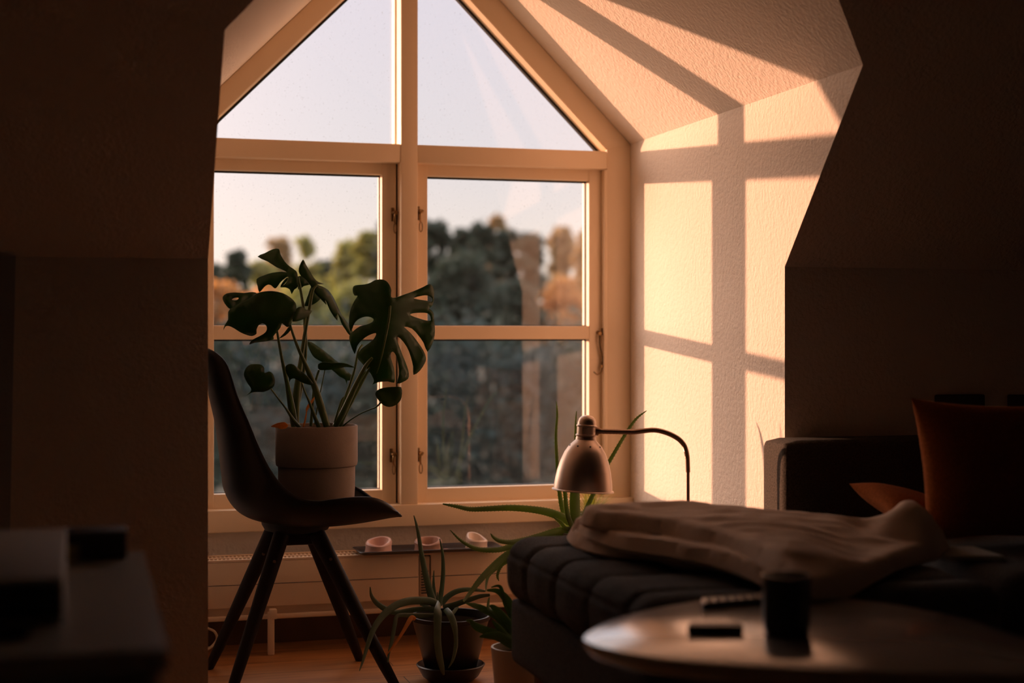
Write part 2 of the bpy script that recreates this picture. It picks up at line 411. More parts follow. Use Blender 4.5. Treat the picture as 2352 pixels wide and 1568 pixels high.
# upper panes
gi = G-.016
for s in (1, -1):
    fx = (lambda x: x) if s == 1 else (lambda x: 1.86-x)
    a0 = mx1+.003 if s == 1 else 1.86-(mx0-.004)
    z0 = zt1-.004
    P = [(fx(a0), z0), (fx(gi-z0), z0), (fx(a0), gi-a0)]
    o = obj('pane', extr(P, YG, YG+.006, 0), 'pane', win, smooth=False)
    # inner glazing gasket along the rake
    w = .007
    P = [(fx(gi-z0), z0), (fx(gi-z0+w*1.4), z0), (fx(a0), gi-a0+w*1.4), (fx(a0), gi-a0)]
    obj('gasket', extr(P, YG-.006, YG+.012, 0), 'gasket', win, smooth=False)
    P = [(fx(gi-z0+w*1.4), z0), (fx(gi-z0+.05), z0), (fx(a0), gi-a0+.05), (fx(a0), gi-a0+w*1.4)]
    e0 = G-.001
    q0 = [(fx(gi-z0+w*1.4), YG-.006, z0), (fx(a0), YG-.006, gi-a0+w*1.4)]; q1 = [(fx(e0-z0), D-.010, z0), (fx(a0), D-.010, e0-a0)]
    q2 = [(fx(e0-z0+.02), YG+.03, z0), (fx(a0), YG+.03, e0-a0+.02)]; q3 = [(fx(gi-z0+w*1.4), YG+.03, z0), (fx(a0), YG+.03, gi-a0+w*1.4)]
    bm = NB(); c_ = [[bm.verts.new(q[i]) for q in (q0, q1, q2, q3)] for i in (0, 1)]
    bm.faces.new(c_[0]); bm.faces.new(c_[1][::-1])
    for i in range(4): bm.faces.new((c_[0][i], c_[1][i], c_[1][(i+1) % 4], c_[0][(i+1) % 4]))
    bmesh.ops.recalc_face_normals(bm, faces=bm.faces)
    obj('glazing_bar', bm, 'frame', win, smooth=False)
    obj('glazing_bar', bx((min(fx(a0), fx(a0-.006)), YG-.01, z0), (max(fx(a0), fx(a0-.006)), YG+.03, gi-a0)), 'frame', win, smooth=False)
# opening casements
zs0, zs1 = ht(1150, 1148.5, YS), ht(1150, 382, YS)          # sash bottom / top
zg0, zg1 = ht(1150, 1114, YG), ht(1150, 411.5, YG)          # glass bottom / top
zm0, zm1 = ht(1150, 779, YS), ht(1150, 748, YS)             # middle rail
def latch(par, x, z, s):
    """brass casement catch: plate on the sash, knuckle, hanging loop"""
    bm = NB(); box(bm, (x-.0045, YS-.006, z-.020), (x+.0045, YS-.0005, z+.020), .002); h = obj('latch', bm, 'brass', par)
    bm = NB(); tube(bm, [Vector((x+.002*s, YS-.006, z+.004)), Vector((x+.006*s, YS-.020, z+.004))], .0065, 10)
    tube(bm, smoothpath([(x+.012*s, YS-.018, z+.006), (x+.004*s, YS-.020, z), (x+.003*s, YS-.016, z-.018), (x+.005*s, YS-.012, z-.026)], 4), .0028, 8)
    ring = [Vector((x+.006*s+.0045*sin(2*pi*k/16), YS-.010, z-.040+.014*cos(2*pi*k/16))) for k in range(17)]
    tube(bm, ring, .0013, 6, cap=False)
    obj('hook', bm, 'brass', h)
def sash(x0, x1, g0, g1, side):
    sh = obj('sash', NB_frame(x0, x1, g0, g1), 'frame', win, smooth=False)
    obj('pane', bx((g0-.004, YG, zm1-.004), (g1+.004, YG+.006, zg1+.004)), 'pane', sh, smooth=False)
    obj('pane', bx((g0-.004, YG, zg0-.004), (g1+.004, YG+.006, zm0+.004)), 'pane', sh, smooth=False)
    bm = NB()
    for (za, zb_) in ((zm1, zg1), (zg0, zm0)):
        w = .0045
        box(bm, (g0, YG-.004, zb_-w), (g1, YG+.008, zb_)); box(bm, (g0, YG-.004, za), (g1, YG+.008, za+w*.5))
        box(bm, (g1-w*.55, YG-.004, za), (g1, YG+.008, zb_)); box(bm, (g0, YG-.004, za), (g0+w*.5, YG+.008, zb_))
    obj('gasket', bm, 'gasket', sh, smooth=False)
    return sh
def NB_frame(x0, x1, g0, g1):
    bm = NB(); y1 = YG+.030
    box(bm, (x0, YS, zs0), (g0, y1, zs1), .002); box(bm, (g1, YS, zs0), (x1, y1, zs1), .002)
    box(bm, (g0-.001, YS+.001, zg1), (g1+.001, y1, zs1), .002); box(bm, (g0-.001, YS+.001, zs0), (g1+.001, y1, zg0), .002)
    box(bm, (g0-.001, YS+.001, zm0), (g1+.001, y1, zm1), .002)
    return bm
gr0, gr1 = PY(982, 700, YS).x, PY(1353, 700, YS).x
xr1 = PY(1385, 700, YS).x
gl0, gl1 = 1.86-gr1-.004, PY(877, 700, YS).x
SR = sash(mx1-.008, xr1, gr0, gr1, 1)
SLf = sash(1.86-xr1, PY(910, 700, YS).x, gl0, gl1, -1)
# dark rebate behind the joints, and jamb linings
bm = NB(); box(bm, (xr1, YS+.008, zs0-.004), (WJ1, YG+.035, zt0)); box(bm, (mx1-.02, YS+.01, zbt), (WJ1, YG+.04, zs0-.001)); box(bm, (WJ0, YS+.01, zbt), (mx0, YG+.04, zs0-.001))
box(bm, (mx1-.01, YS+.01, zs1+.001), (WJ1, YG+.04, zt0+.003)); box(bm, (WJ0, YS+.01, zs1+.001), (mx0+.01, YG+.04, zt0+.003)); box(bm, (WJ0, YS+.008, zs0), (1.86-xr1, YG+.035, zt0))
box(bm, (PY(910, 700, YS).x, YS+.006, zs0), (mx0+.01, YG+.035, zt0))
obj('rebate', bm, 'gasket', win, smooth=False)
bm = NB(); box(bm, (WJ1-.012, YM+.02, zbt), (WJ1, D+.08, zt0), .002)
obj('jamb_lining', bm, 'frame', win)
for px, py, par, s in ((903, 492, SLf, 1), (962, 489, SR, 1), (900, 1046, SLf, 1), (962, 1044, SR, 1)):
    p = PY(px, py, YS-.01); latch(par, p.x, p.z, s)
# the long stay hook on the right casement
q = lambda x, y: PY(1340+x/11.2, 740+y/11.2, YS-.014)
bm = NB()
tube(bm, smoothpath([q(420, 340), q(415, 560), q(480, 850), q(495, 1000), q(470, 1090), q(465, 1200), q(430, 1300), q(350, 1340), q(265, 1270)], 5), [.0026, .0022, .0026, .003, .0022, .0016], 8)
tube(bm, [q(480, 1130)+Vector((0, .004, 0)), q(480, 1130)-Vector((0, .003, 0))], .0042, 12)
st = obj('stay', bm, 'brass', SR)
bm = NB(); tube(bm, [q(420, 260)+Vector((0, .015, 0)), q(430, 290)], .006, 10); tube(bm, smoothpath([q(480, 150), q(490, 280), q(550, 400), q(590, 480)], 4), .0024, 8)
obj('stay_bracket', bm, 'brass', SR)

# ================================================================= RADIATOR
zr = PY(500, 1287, 4.14).z
rad = thing('radiator', (.8, 4.2, 0), 'long low cream radiator with a slotted top grille beneath the window', 'radiator')
rx0, rxm0, rxm1, rx1 = XL+.03, PY(962, 1300, 4.14).x, PY(990, 1300, 4.14).x, XR-.03
zlo = PY(700, 1388, 4.14).z
for a0, a1 in ((rx0, rxm0), (rxm1, rx1)):
    bm = NB(); box(bm, (a0, 4.14, zlo), (a1, 4.152, zr-.004), .002)
    obj('front_panel', bm, 'rad', rad)
    zz = PY(700, 1337, 4.14).z
    bm = NB(); box(bm, (a0+.002, 4.1392, zz), (a1-.002, 4.1402, zz+.0015)); obj('groove', bm, 'slot', rad, smooth=False)
bm = NB()
for y in (4.14, 4.183, 4.228): box(bm, (rx0, y, zr-.008), (rx1, y+.010 if y < 4.2 else y+.012, zr), .001)
n = int((rx1-rx0)/.011)
for i in range(n):
    x = rx0+.004+i*.011; box(bm, (x, 4.146, zr-.009), (x+.0042, 4.236, zr-.002))
obj('grille', bm, 'rad', rad, smooth=False)
obj('inner_body', bx((rx0+.004, 4.154, zlo+.01), (rx1-.004, 4.236, zr-.016)), 'slot', rad, smooth=False)
bm = NB(); z1 = PY(700, 1404, 4.13).z; box(bm, (rx0, 4.130, z1-.016), (rx1, 4.146, z1-.004), .003); obj('bottom_lip', bm, 'rad', rad)
obj('bottom_panel', bx((rx0, 4.160, z1-.012), (rx1, 4.170, zlo+.01)), 'rad', rad, smooth=False)
for u in (622, 1240):
    x = PY(u, 1440, 4.13).x
    bm = NB(); box(bm, (x-.0085, 4.118, 0), (x+.0085, 4.135, z1+.004), .002); box(bm, (x-.004, 4.114, z1-.014), (x+.015, 4.14, z1+.012), .002); obj('leg', bm, 'rad', rad)
# perforated heat meter strip in the gap between the two panels
bm = NB(); box(bm, (rxm0+.003, 4.143, zlo+.006), (rxm1-.003, 4.156, zr-.012), .002); mt = obj('meter_strip', bm, 'cable', rad)
bm = NB(); z = zlo+.014
while z < zr-.05:
    box(bm, (rxm0+.007, 4.1415, z), (rxm1-.007, 4.1435, z+.0035)); z += .0075
obj('perforation', bm, 'slot', mt, smooth=False)
# cable loop on the floor at the left
bm = NB(); q = lambda x, y, Y=4.07: PY(460+x/4.042, 1180+y/4.042, Y)
tube(bm, smoothpath([q(20, 1040), q(80, 1065), q(130, 1090), q(155, 1140), q(140, 1190), q(80, 1250, 4.05), q(10, 1275, 4.04)], 6), .0032, 8)
tag(obj('cable_loop', bm, 'cable', loc=q(80, 1270, 4.05)), 'cream cable looping down to the floor beside the left wall edge', 'cable')

# ================================================================= TRAY + CANDLES
ztr = zr+.001
t0 = PZ(812, 1272, ztr); t1 = PZ(1160, 1266, ztr)
tx0, tx1, ty0, ty1 = PY(830, 1272, 4.105).x, PY(1152, 1268, 4.105).x, 4.105, 4.215
bm = NB(); cx, cy = (tx0+tx1)/2, (ty0+ty1)/2; hx, hy = (tx1-tx0)/2, (ty1-ty0)/2
prof = [(0, 0, 0), (1, 0, 0), (1, .012, .010), (1, .010, .0115), (1, -.004, .003), (0, 0, .003)]
def rring(ex, z, bm, n=8, r=.010):
    out = []
    for qx, qy, a0 in ((1, 1, 0), (-1, 1, pi/2), (-1, -1, pi), (1, -1, 3*pi/2)):
        for k in range(n+1):
            a = a0+k/n*pi/2; out.append(bm.verts.new((cx+qx*(hx+ex-r)+r*cos(a), cy+qy*(hy+ex-r)+r*sin(a), ztr+z)))
    return out
R = [rring(-.008, 0, bm), rring(.006, .010, bm), rring(.004, .0115, bm), rring(-.012, .003, bm)]
for A, B in zip(R, R[1:]):
    for k in range(len(A)): bm.faces.new((A[k], A[(k+1) % len(A)], B[(k+1) % len(A)], B[k]))
bm.faces.new(R[0][::-1]); bm.faces.new(R[-1])
tag(obj('candle_tray', bm, 'tray', loc=(cx, cy, ztr)), 'long flat dark tray carrying three burnt candles on the radiator', 'tray')
def candle(u, w, h, m, lab, ph, tilt=.35, Y=4.16, wickm=True):
    p = PY(u, 1255, Y); z0 = ztr+.0035; r = w/2
    t = thing('candle', (p.x, Y, z0), lab, 'candle', 'burnt candles on the tray')
    bm = NB(); seg = 40
    prof = [(0, .001), (r*1.06, .0), (r*1.02, .004), (r*1.0, h*.5), (r*1.03, h*.82), (r*.93, h*1.0), (r*.76, h*.97), (r*.66, h*.7), (r*.6, h*.35), (0, h*.25)]
    lathe(bm, prof, (p.x, Y, z0), seg, wob=lambda k, z: .07*sin(2*pi*k*2+ph)+.05*sin(2*pi*k*3+ph*2.1)*(z/h))
    for v in bm.verts:
        lz = (v.co.z-z0)/h
        if lz > .3:
            a = math.atan2(v.co.y-Y, v.co.x-p.x)
            v.co.z += h*(lz-.3)*(sin(a+.5*sin(ph))*.42+.10*sin(2*a+ph))
    bmesh.ops.recalc_face_normals(bm, faces=bm.faces)
    obj('wax', bm, m, t)
    bm = NB(); tube(bm, [Vector((p.x, Y, z0+h*.2)), Vector((p.x+.002, Y, z0+h*.55))], .0009, 6); obj('wick', bm, 'black', t)
candle(869, .070, .029, 'candle', 'pinkish candle with a deep melted hollow, at the left end of the tray', .6)
candle(984, .070, .027, 'candle3', 'brownish burnt candle in the middle of the tray behind an upright aloe leaf', 2.2)
candle(1094, .062, .030, 'candle2', 'pale burnt candle, shorter on its left side, at the right end of the tray', 4.3)
for u, y, r in ((940, 4.14, .008), (1025, 4.15, .009), (832, 4.13, .014)):
    p = PY(u, 1262, y)
    if u == 832: continue
    bm = NB(); lathe(bm, [(0, 0), (r, 0), (r*.9, .0012), (0, .0016)], (p.x, y, ztr+.0032), 20)
    tag(obj('wax_drip', bm, 'candle', loc=(p.x, y, ztr+.003)), 'small round wax drip on the tray %s the middle candle' % ('left of' if u < 980 else 'right of'), 'wax drip')

# ================================================================= CHAIR
CY = 3.79
ch = thing('side_chair', (.533, CY, 0), 'black moulded shell chair with splayed wooden legs, seen from its side', 'chair')
c5 = lambda x, y: (460+x/3.136, 780+y/3.136)
prof = [((-20, 40), (22, 62), .10), ((0, 85), (70, 72), .15), ((30, 160), (125, 100), .185), ((60, 300), (200, 190), .20), ((92, 450), (268, 400), .205), ((128, 620), (350, 590), .21),
        ((152, 800), (420, 760), .21), ((168, 960), (490, 905), .215), ((188, 1095), (575, 1030), .22), ((250, 1205), (675, 1115), .22), ((350, 1268), (770, 1153), .225),
        ((520, 1305), (860, 1160), .225), ((690, 1318), (950, 1150), .225), ((880, 1318), (1050, 1138), .225), ((1060, 1300), (1150, 1131), .22), ((1215, 1275), (1250, 1136), .21),
        ((1320, 1255), (1325, 1168), .195), ((1385, 1245), (1385, 1215), .17), ((1405, 1250), (1412, 1250), .13)]
cen = smoothpath([PY(*c5(*a), CY) for a, b, w in prof], 4)
rim = smoothpath([PY(*c5(*b), CY-w) for a, b, w in prof], 4)
bm = NB(); NS = 24; rows = []
for c, r in zip(cen, rim):
    w = CY-r.y; row = []
    for k in range(NS+1):
        s = -1+2*k/NS; f = abs(s)**2.3
        row.append(bm.verts.new((c.x+(r.x-c.x)*f, CY+w*sin(s*pi/2), c.z+(r.z-c.z)*f)))
    rows.append(row)
for a, b in zip(rows, rows[1:]):
    for k in range(NS): bm.faces.new((a[k], a[k+1], b[k+1], b[k]))
bmesh.ops.recalc_face_normals(bm, faces=bm.faces)
shell = obj('seat_shell', bm, 'shell', ch, solid=.006)
zc = PY(690, 1196, CY).z
bm = NB(); lathe(bm, [(0, -.024), (.055, -.024), (.078, -.018), (.086, -.004), (.088, .010), (.07, .016), (0, .016)], (.533, CY, zc-.002), 40)
obj('seat_bracket', bm, 'shell', ch)
zl = zc-.026
bm = NB(); box(bm, (.533-.05, CY-.05, zl-.028), (.533+.05, CY+.05, zl+.004), .008); obj('leg_hub', bm, 'wood', ch)
for (tx, ty, fx, fy) in ((.490, CY-.045, .345, 3.60), (.576, CY-.045, .752, 3.61), (.480, CY+.045, .335, 3.99), (.574, CY+.045, .728, 3.985)):
    a = Vector((tx, ty, zl)); b = Vector((fx, fy, .0)); bm = NB()
    pts = [a.lerp(b, i/6) for i in range(7)]
    tube(bm, pts, [.0205, .0185, .0155, .0125], 16)
    for v in bm.verts: v.co.z = max(v.co.z, .0005)
    lg = obj('leg', bm, 'wood', ch)
    p = a.lerp(b, .16); bm = NB(); tube(bm, [p+Vector((0, -.018, 0)), p+Vector((0, -.0215, 0))], .004, 10); obj('bolt', bm, 'steeld', lg)

# ================================================================= MONSTERA
k1 = lambda x, y: (450+x/3.408, 540+y/3.408)
px_, py_ = .583, CY
pz = zc+.012
# find the seat height beneath the pot
zpot = min((c.z+(r.z-c.z)*(.1/.225)**2.3) for c, r in zip(cen, rim) if abs(c.x-px_) < .09)+.008
zpr = PY(727, 976, py_).z
mon = thing('monstera_plant', (px_, py_, zpot), 'large green monstera in a stepped clay pot standing on the black chair', 'potted plant')
dd = (PY(820, 980, py_)-PY(633, 980, py_)).length/2
zst = PY(727, 1078, py_-dd).z
bm = NB(); lathe(bm, [(0, 0), (dd*.86, 0), (dd*.90, .004), (dd*.935, (zst-zpot)*.6), (dd*.94, zst-zpot), (dd*.985, zst-zpot+.003), (dd, zst-zpot+.01), (dd, zpr-zpot-.002), (dd*.985, zpr-zpot), (dd*.945, zpr-zpot), (dd*.935, zpr-zpot-.006), (dd*.93, zpr-zpot-.03), (0, zpr-zpot-.03)], (px_, py_, zpot), 64)
obj('pot', bm, 'pot', mon)
bm = NB(); lathe(bm, [(dd*.925, zpr-zpot-.029), (dd*.6, zpr-zpot-.018), (0, zpr-zpot-.014)], (px_, py_, zpot), 32); obj('soil', bm, 'soil', mon)
def leafmesh(outline, holes, dep, name='leaf', m='leaf', par=None, step=14, tr=k1, thick=.0011, sm=2, rid=None, curl=.0):
    O = [tr(*p) for p in outline]; Hs = [[tr(*p) for p in h] for h in holes]
    O = closed_smooth(O, sm); Hs = [closed_smooth(h, 3) for h in Hs]
    V, T = fill([O]+Hs, step)
    bm = NB(); vs = []
    for v in V:
        Y = dep(v.x, v.y)
        d = segd((v.x, v.y), O)
        if curl: Y += curl*math.exp(-d/10)
        if rid:
            a, b = Vector(tr(*rid[0])), Vector(tr(*rid[1])); ab = b-a; t = max(0, min(1, (v-a).dot(ab)/ab.length_squared)); dist = (v-a-ab*t).length
            Y += rid[2]*min(dist/60, 1.4)**1.3
            # side veins
            side = (v-a).cross(ab) if False else ((v.x-a.x)*ab.y-(v.y-a.y)*ab.x)
            Y += .0022*cos((t*ab.length+dist*.55)/14*2*pi/2.2)*min(dist/20, 1)
        Y += .003*noise.noise(Vector((v.x/40, v.y/40, 3)))
        vs.append(bm.verts.new(PY(v.x, v.y, Y)))
    for t in T:
        try: bm.faces.new([vs[i] for i in t])
        except ValueError: pass
    bmesh.ops.recalc_face_normals(bm, faces=bm.faces)
    return obj(name, bm, m, par, solid=thick)
def stemtube(pts, rpx, Ys, name='stem', m='stem', par=None, tr=k1, seg=10, flat=1.0):
    n = len(pts); P = []
    for i, p in enumerate(pts):
        t = i/(n-1); Y = interp(list(Ys), 21)[int(round(t*20))]
        P.append(PY(*tr(*p), Y))
    sc = 3.75/3500
    bm = NB(); tube(bm, smoothpath(P, 6), [r*sc for r in rpx], seg, flat=flat); return obj(name, bm, m, par)
A = [(1527, 482), (1530, 430), (1515, 388), (1488, 357), (1450, 345), (1400, 352), (1370, 370), (1320, 385), (1262, 390), (1232, 402), (1228, 440), (1243, 472), (1266, 474), (1240, 515), (1213, 575), (1200, 640), (1200, 715), (1214, 755),
     (1235, 700), (1262, 665), (1305, 642), (1350, 637), (1388, 652), (1385, 675), (1340, 698), (1285, 712), (1235, 748), (1202, 788), (1208, 845), (1243, 930), (1262, 868), (1300, 820), (1350, 785), (1400, 766), (1412, 775), (1385, 820), (1335, 858), (1290, 895), (1262, 950),
     (1290, 990), (1340, 1045), (1376, 1095), (1394, 1140), (1380, 1169), (1425, 1150), (1500, 1143), (1552, 1153), (1556, 1100), (1548, 1035), (1527, 965), (1526, 922), (1545, 912), (1568, 945), (1585, 1010), (1590, 1090), (1575, 1160), (1620, 1148), (1660, 1122), (1666, 1080), (1650, 1020), (1622, 950), (1595, 880), (1574, 825), (1567, 792), (1600, 808), (1650, 872), (1682, 950), (1700, 1030), (1703, 1092), (1752, 1060), (1790, 1003), (1801, 960), (1780, 900), (1732, 830), (1680, 765), (1628, 716), (1690, 730), (1742, 785), (1782, 842), (1812, 912), (1850, 850), (1868, 785), (1870, 720), (1863, 660), (1860, 612), (1838, 582), (1822, 574), (1850, 550), (1862, 500), (1863, 435), (1850, 397), (1827, 381), (1780, 405), (1700, 440), (1630, 464), (1565, 488)]
leafmesh(A, [[(1703, 492), (1755, 476), (1810, 471), (1848, 493), (1846, 520), (1805, 512), (1745, 503)], [(1676, 622), (1700, 610), (1785, 606), (1828, 622), (1838, 664), (1810, 668), (1760, 655), (1705, 637)]],
         lambda u, v: 3.70+.0004*(v-720)+.00025*abs(u-895), par=mon, step=10, rid=((1520, 480), (1390, 1160), .018))
stemtube([(1522, 486), (1512, 640), (1480, 820), (1440, 1000), (1392, 1150)], [3.5, 3, 2.4, 1.6, .7], (3.700, 3.694, 3.735, 3.78), par=mon, name='midrib')
Bl = [(480, 455), (530, 441), (600, 437), (680, 453), (740, 488), (780, 530), (785, 575), (772, 622), (752, 660), (745, 700), (715, 718), (690, 700), (671, 690), (662, 720), (632, 758), (606, 790), (608, 812), (560, 828), (500, 835), (455, 842), (418, 853), (440, 820), (500, 790), (545, 760), (556, 730), (545, 700), (518, 690), (490, 705), (474, 740), (474, 770), (440, 788), (400, 780), (350, 760), (300, 728), (262, 710), (233, 712), (214, 742), (226, 700), (252, 660), (252, 600), (285, 565), (350, 530), (410, 500)]
leafmesh(Bl, [], lambda u, v: 3.66+.0009*(v-700)+.0002*abs(u-620), par=mon, step=11, rid=((750, 655), (260, 660), .02))
leafmesh([(210, 482), (240, 456), (300, 448), (380, 451), (440, 444), (480, 456), (470, 480), (430, 495), (380, 525), (320, 556), (275, 581), (237, 550), (215, 515)], [[(281, 505), (300, 491), (335, 490), (318, 508)]], lambda u, v: 3.73+.0004*(u-530), par=mon, rid=((470, 465), (220, 490), .012))
leafmesh([(483, 168), (540, 140), (600, 111), (650, 108), (662, 150), (695, 205), (735, 245), (785, 280), (797, 320), (800, 400), (770, 425), (750, 460), (735, 425), (700, 408), (660, 408), (692, 385), (720, 352), (722, 326), (700, 335), (660, 370), (630, 412), (610, 412), (590, 393), (565, 386), (535, 405), (497, 447), (483, 400), (475, 343), (530, 315), (600, 293), (675, 286), (713, 291), (680, 272), (630, 250), (560, 205)], [], lambda u, v: 3.86+.0003*(640-u), par=mon, rid=((795, 330), (500, 300), .015))
leafmesh([(660, 406), (692, 383), (719, 352), (721, 330), (702, 340), (675, 372)], [], lambda u, v: 3.87, par=mon, name='leaf_fold')
leafmesh([(838, 190), (812, 240), (805, 285), (825, 320), (860, 345), (900, 400), (928, 448), (968, 490), (1022, 545), (1012, 500), (1050, 590), (1106, 668), (1110, 610), (1140, 690), (1172, 740), (1203, 782), (1226, 752), (1195, 695), (1145, 630), (1110, 560), (1078, 490), (1035, 430), (990, 402), (948, 385), (1002, 383), (957, 365), (925, 335), (885, 270), (858, 225)], [], lambda u, v: 3.80+.0007*(u-700), par=mon, rid=((850, 200), (1200, 780), .03), step=9)
leafmesh([(905, 395), (880, 460), (850, 540), (846, 556), (900, 550), (950, 522), (976, 490), (950, 465), (925, 440)], [], lambda u, v: 3.87, par=mon)
leafmesh([(798, 322), (850, 330), (888, 362), (893, 386), (845, 398), (800, 425)], [], lambda u, v: 3.88, par=mon)
leafmesh([(755, 676), (768, 625), (788, 572), (830, 558), (860, 582), (905, 590), (900, 608), (870, 640), (820, 665)], [], lambda u, v: 3.69+.0008*(u-680), par=mon)
leafmesh([(650, 809), (690, 765), (722, 722), (748, 705), (740, 745), (700, 785)], [], lambda u, v: 3.70, par=mon, step=6)
leafmesh([(869, 832), (905, 838), (960, 873), (1020, 918), (1080, 968), (1130, 1008), (1190, 1068), (1235, 1113), (1220, 1140), (1186, 1137), (1180, 1172), (1168, 1130), (1130, 1110), (1095, 1080), (1050, 1042), (985, 992), (930, 960), (900, 920), (880, 875)], [], lambda u, v: 3.93-.0006*(v-850), par=mon, rid=((870, 835), (1190, 1120), .03), step=8)
leafmesh([(480, 1008), (515, 1015), (535, 1040), (537, 1078), (570, 1066), (600, 1082), (618, 1130), (612, 1178), (580, 1206), (530, 1226), (480, 1226), (435, 1232), (395, 1254), (425, 1226), (432, 1200), (405, 1160), (383, 1118), (375, 1085), (392, 1038), (430, 1010)], [], lambda u, v: 3.66, par=mon, rid=((540, 1085), (410, 1240), .012))
leafmesh([(700, 1030), (730, 1007), (770, 1015), (820, 1060), (870, 1100), (905, 1140), (921, 1172), (870, 1166), (820, 1147), (770, 1120), (740, 1130), (732, 1162), (728, 1120), (708, 1080)], [], lambda u, v: 3.68+.001*(v-850), par=mon, rid=((735, 1110), (915, 1170), .02), step=8)
leafmesh([(957, 1010), (1000, 992), (1060, 1000), (1120, 998), (1180, 1005), (1245, 1035), (1170, 1030), (1100, 1045), (1040, 1053), (980, 1055), (958, 1045)], [], lambda u, v: 3.74+.001*(v-840), par=mon, step=7)
leafmesh([(1405, 1230), (1440, 1202), (1500, 1190), (1560, 1187), (1607, 1190), (1613, 1240), (1600, 1292), (1560, 1330), (1510, 1343), (1470, 1330), (1442, 1305), (1412, 1268)], [], lambda u, v: 3.72+.0008*(v-900), par=mon, rid=((1440, 1305), (1605, 1200), .015), step=9)
for pts, r, ys in (([(635, 750), (670, 950), (712, 1150), (745, 1330), (772, 1492)], [2.6, 3.4, 5, 8, 8.5], (3.70, 3.76)),
                   ([(945, 390), (915, 430), (890, 560), (852, 780), (812, 1050), (785, 1280), (775, 1492)], [3, 3.6, 4, 5, 9, 10], (3.82, 3.80)),
                   ([(800, 330), (828, 480), (850, 640), (858, 900), (835, 1100), (800, 1300)], [3, 3.4, 4, 5, 6], (3.86, 3.83)),
                   ([(738, 700), (765, 790), (820, 930), (920, 1160), (975, 1330), (1025, 1492)], [2.4, 3, 4, 7, 9, 8], (3.69, 3.75)),
                   ([(1380, 960), (1325, 1030), (1230, 1220), (1150, 1390), (1090, 1495)], [3, 4.5, 6.5, 7.5, 7], (3.73, 3.78)),
                   ([(1400, 980), (1348, 1060), (1255, 1230), (1170, 1390), (1125, 1490)], [3, 3.6, 4.6, 5.5, 6], (3.76, 3.80)),
                   ([(1300, 860), (1270, 910), (1240, 1060), (1185, 1230), (1120, 1420)], [3.2, 3, 3, 4, 5], (3.84, 3.80)),
                   ([(588, 1203), (640, 1272), (700, 1350), (760, 1440), (808, 1500)], [1.8, 2, 2.4, 4, 5], (3.66, 3.74)),
                   ([(828, 1155), (855, 1230), (890, 1310), (930, 1420), (962, 1498)], [1.8, 2, 3, 4.5, 5], (3.69, 3.75)),
                   ([(965, 1052), (945, 1110), (925, 1200), (912, 1340), (900, 1492)], [2.6, 2.8, 3, 3.4, 4], (3.80, 3.82)),
                   ([(1010, 1050), (992, 1140), (968, 1260), (945, 1380), (930, 1480)], [1.3, 1.4, 1.6, 2], (3.82, 3.83)),
                   ([(1452, 1303), (1410, 1345), (1360, 1365), (1290, 1395), (1210, 1445), (1150, 1492)], [2.4, 1.7, 1.5, 1.6, 2], (3.73, 3.80))):
    stemtube(pts, r, ys, par=mon)
leafmesh([(935, 1258), (925, 1290), (895, 1340), (872, 1375), (865, 1430), (850, 1498), (836, 1498), (850, 1440), (862, 1380), (858, 1360), (885, 1310)], [], lambda u, v: 3.77, par=mon, m='dry', name='dry_sheath', step=5)
leafmesh([(588, 1497), (612, 1482), (640, 1470), (690, 1462), (712, 1475), (722, 1492), (700, 1512), (660, 1516), (640, 1506)], [], lambda u, v: 3.685+.001*(v-975), par=mon, m='dry', name='dry_leaf', step=5)
leafmesh([(1160, 1260), (1150, 1300), (1130, 1360), (1105, 1430), (1080, 1470), (1090, 1420), (1115, 1340), (1135, 1285)], [], lambda u, v: 3.75, par=mon, m='stem', name='sheath', step=5)
leafmesh([(1338, 1062), (1300, 1130), (1268, 1200), (1262, 1230), (1275, 1170), (1300, 1095)], [], lambda u, v: 3.74, par=mon, m='leafy', name='sheath', step=5)
leafmesh([(703, 1090), (725, 1150), (745, 1240), (765, 1350), (760, 1400), (738, 1300), (715, 1180)], [], lambda u, v: 3.70, par=mon, m='leafy', name='sheath', step=5)

# ================================================================= FLOOR ALOE
k7 = lambda x, y: (800+x/3.752, 1150+y/3.752)
ax, ay = .905, 3.70
al = thing('aloe_plant', (ax, ay, 0), 'aloe with arching leaves in a dark tapered pot and saucer on the floor', 'potted plant')
r1 = .0985; zp1 = PY(1025, 1412, ay).z
bm = NB(); lathe(bm, [(0, .012), (.055, .012), (.060, .016), (r1*.97, zp1-.012), (r1, zp1-.010), (r1*1.01, zp1), (r1*.95, zp1), (r1*.93, zp1-.02), (0, zp1-.022)], (ax, ay, 0), 48); obj('pot', bm, 'dkpot', al)
bm = NB(); lathe(bm, [(0, 0), (.055, 0), (.070, .012), (.086, .040), (.083, .042), (.066, .014), (0, .010)], (ax, ay, 0), 48); obj('saucer', bm, 'dkpot', al)
bm = NB(); lathe(bm, [(r1*.925, zp1-.018), (0, zp1-.010)], (ax, ay, 0), 24); obj('soil', bm, 'soil', al)
base = (790, 900)
def strap(pts, rpx, Ys, par, m, tr=k7, flat=.4, name='leaf', sc=3.75/3500, teeth=False):
    n = len(pts); yy = interp(list(Ys), n); P = [PY(*tr(*p), y) for p, y in zip(pts, yy)]
    S = smoothpath(P, 6)
    bm = NB(); tube(bm, S, [r*sc for r in rpx], 12, flat=flat)
    if teeth:
        for i in range(4, len(S)-3, 1):
            t = (S[i+1]-S[i-1]).normalized(); a = t.cross(Vector((0, 1, 0))).normalized(); rr = interp([r*sc for r in rpx], len(S))[i]
            for s in (1, -1):
                p = S[i]+a*s*rr*.97; vs = [bm.verts.new(p+t*.0012), bm.verts.new(p-t*.0012), bm.verts.new(p+a*s*.0024+t*.001)]; bm.faces.new(vs)
    return obj(name, bm, m, par)
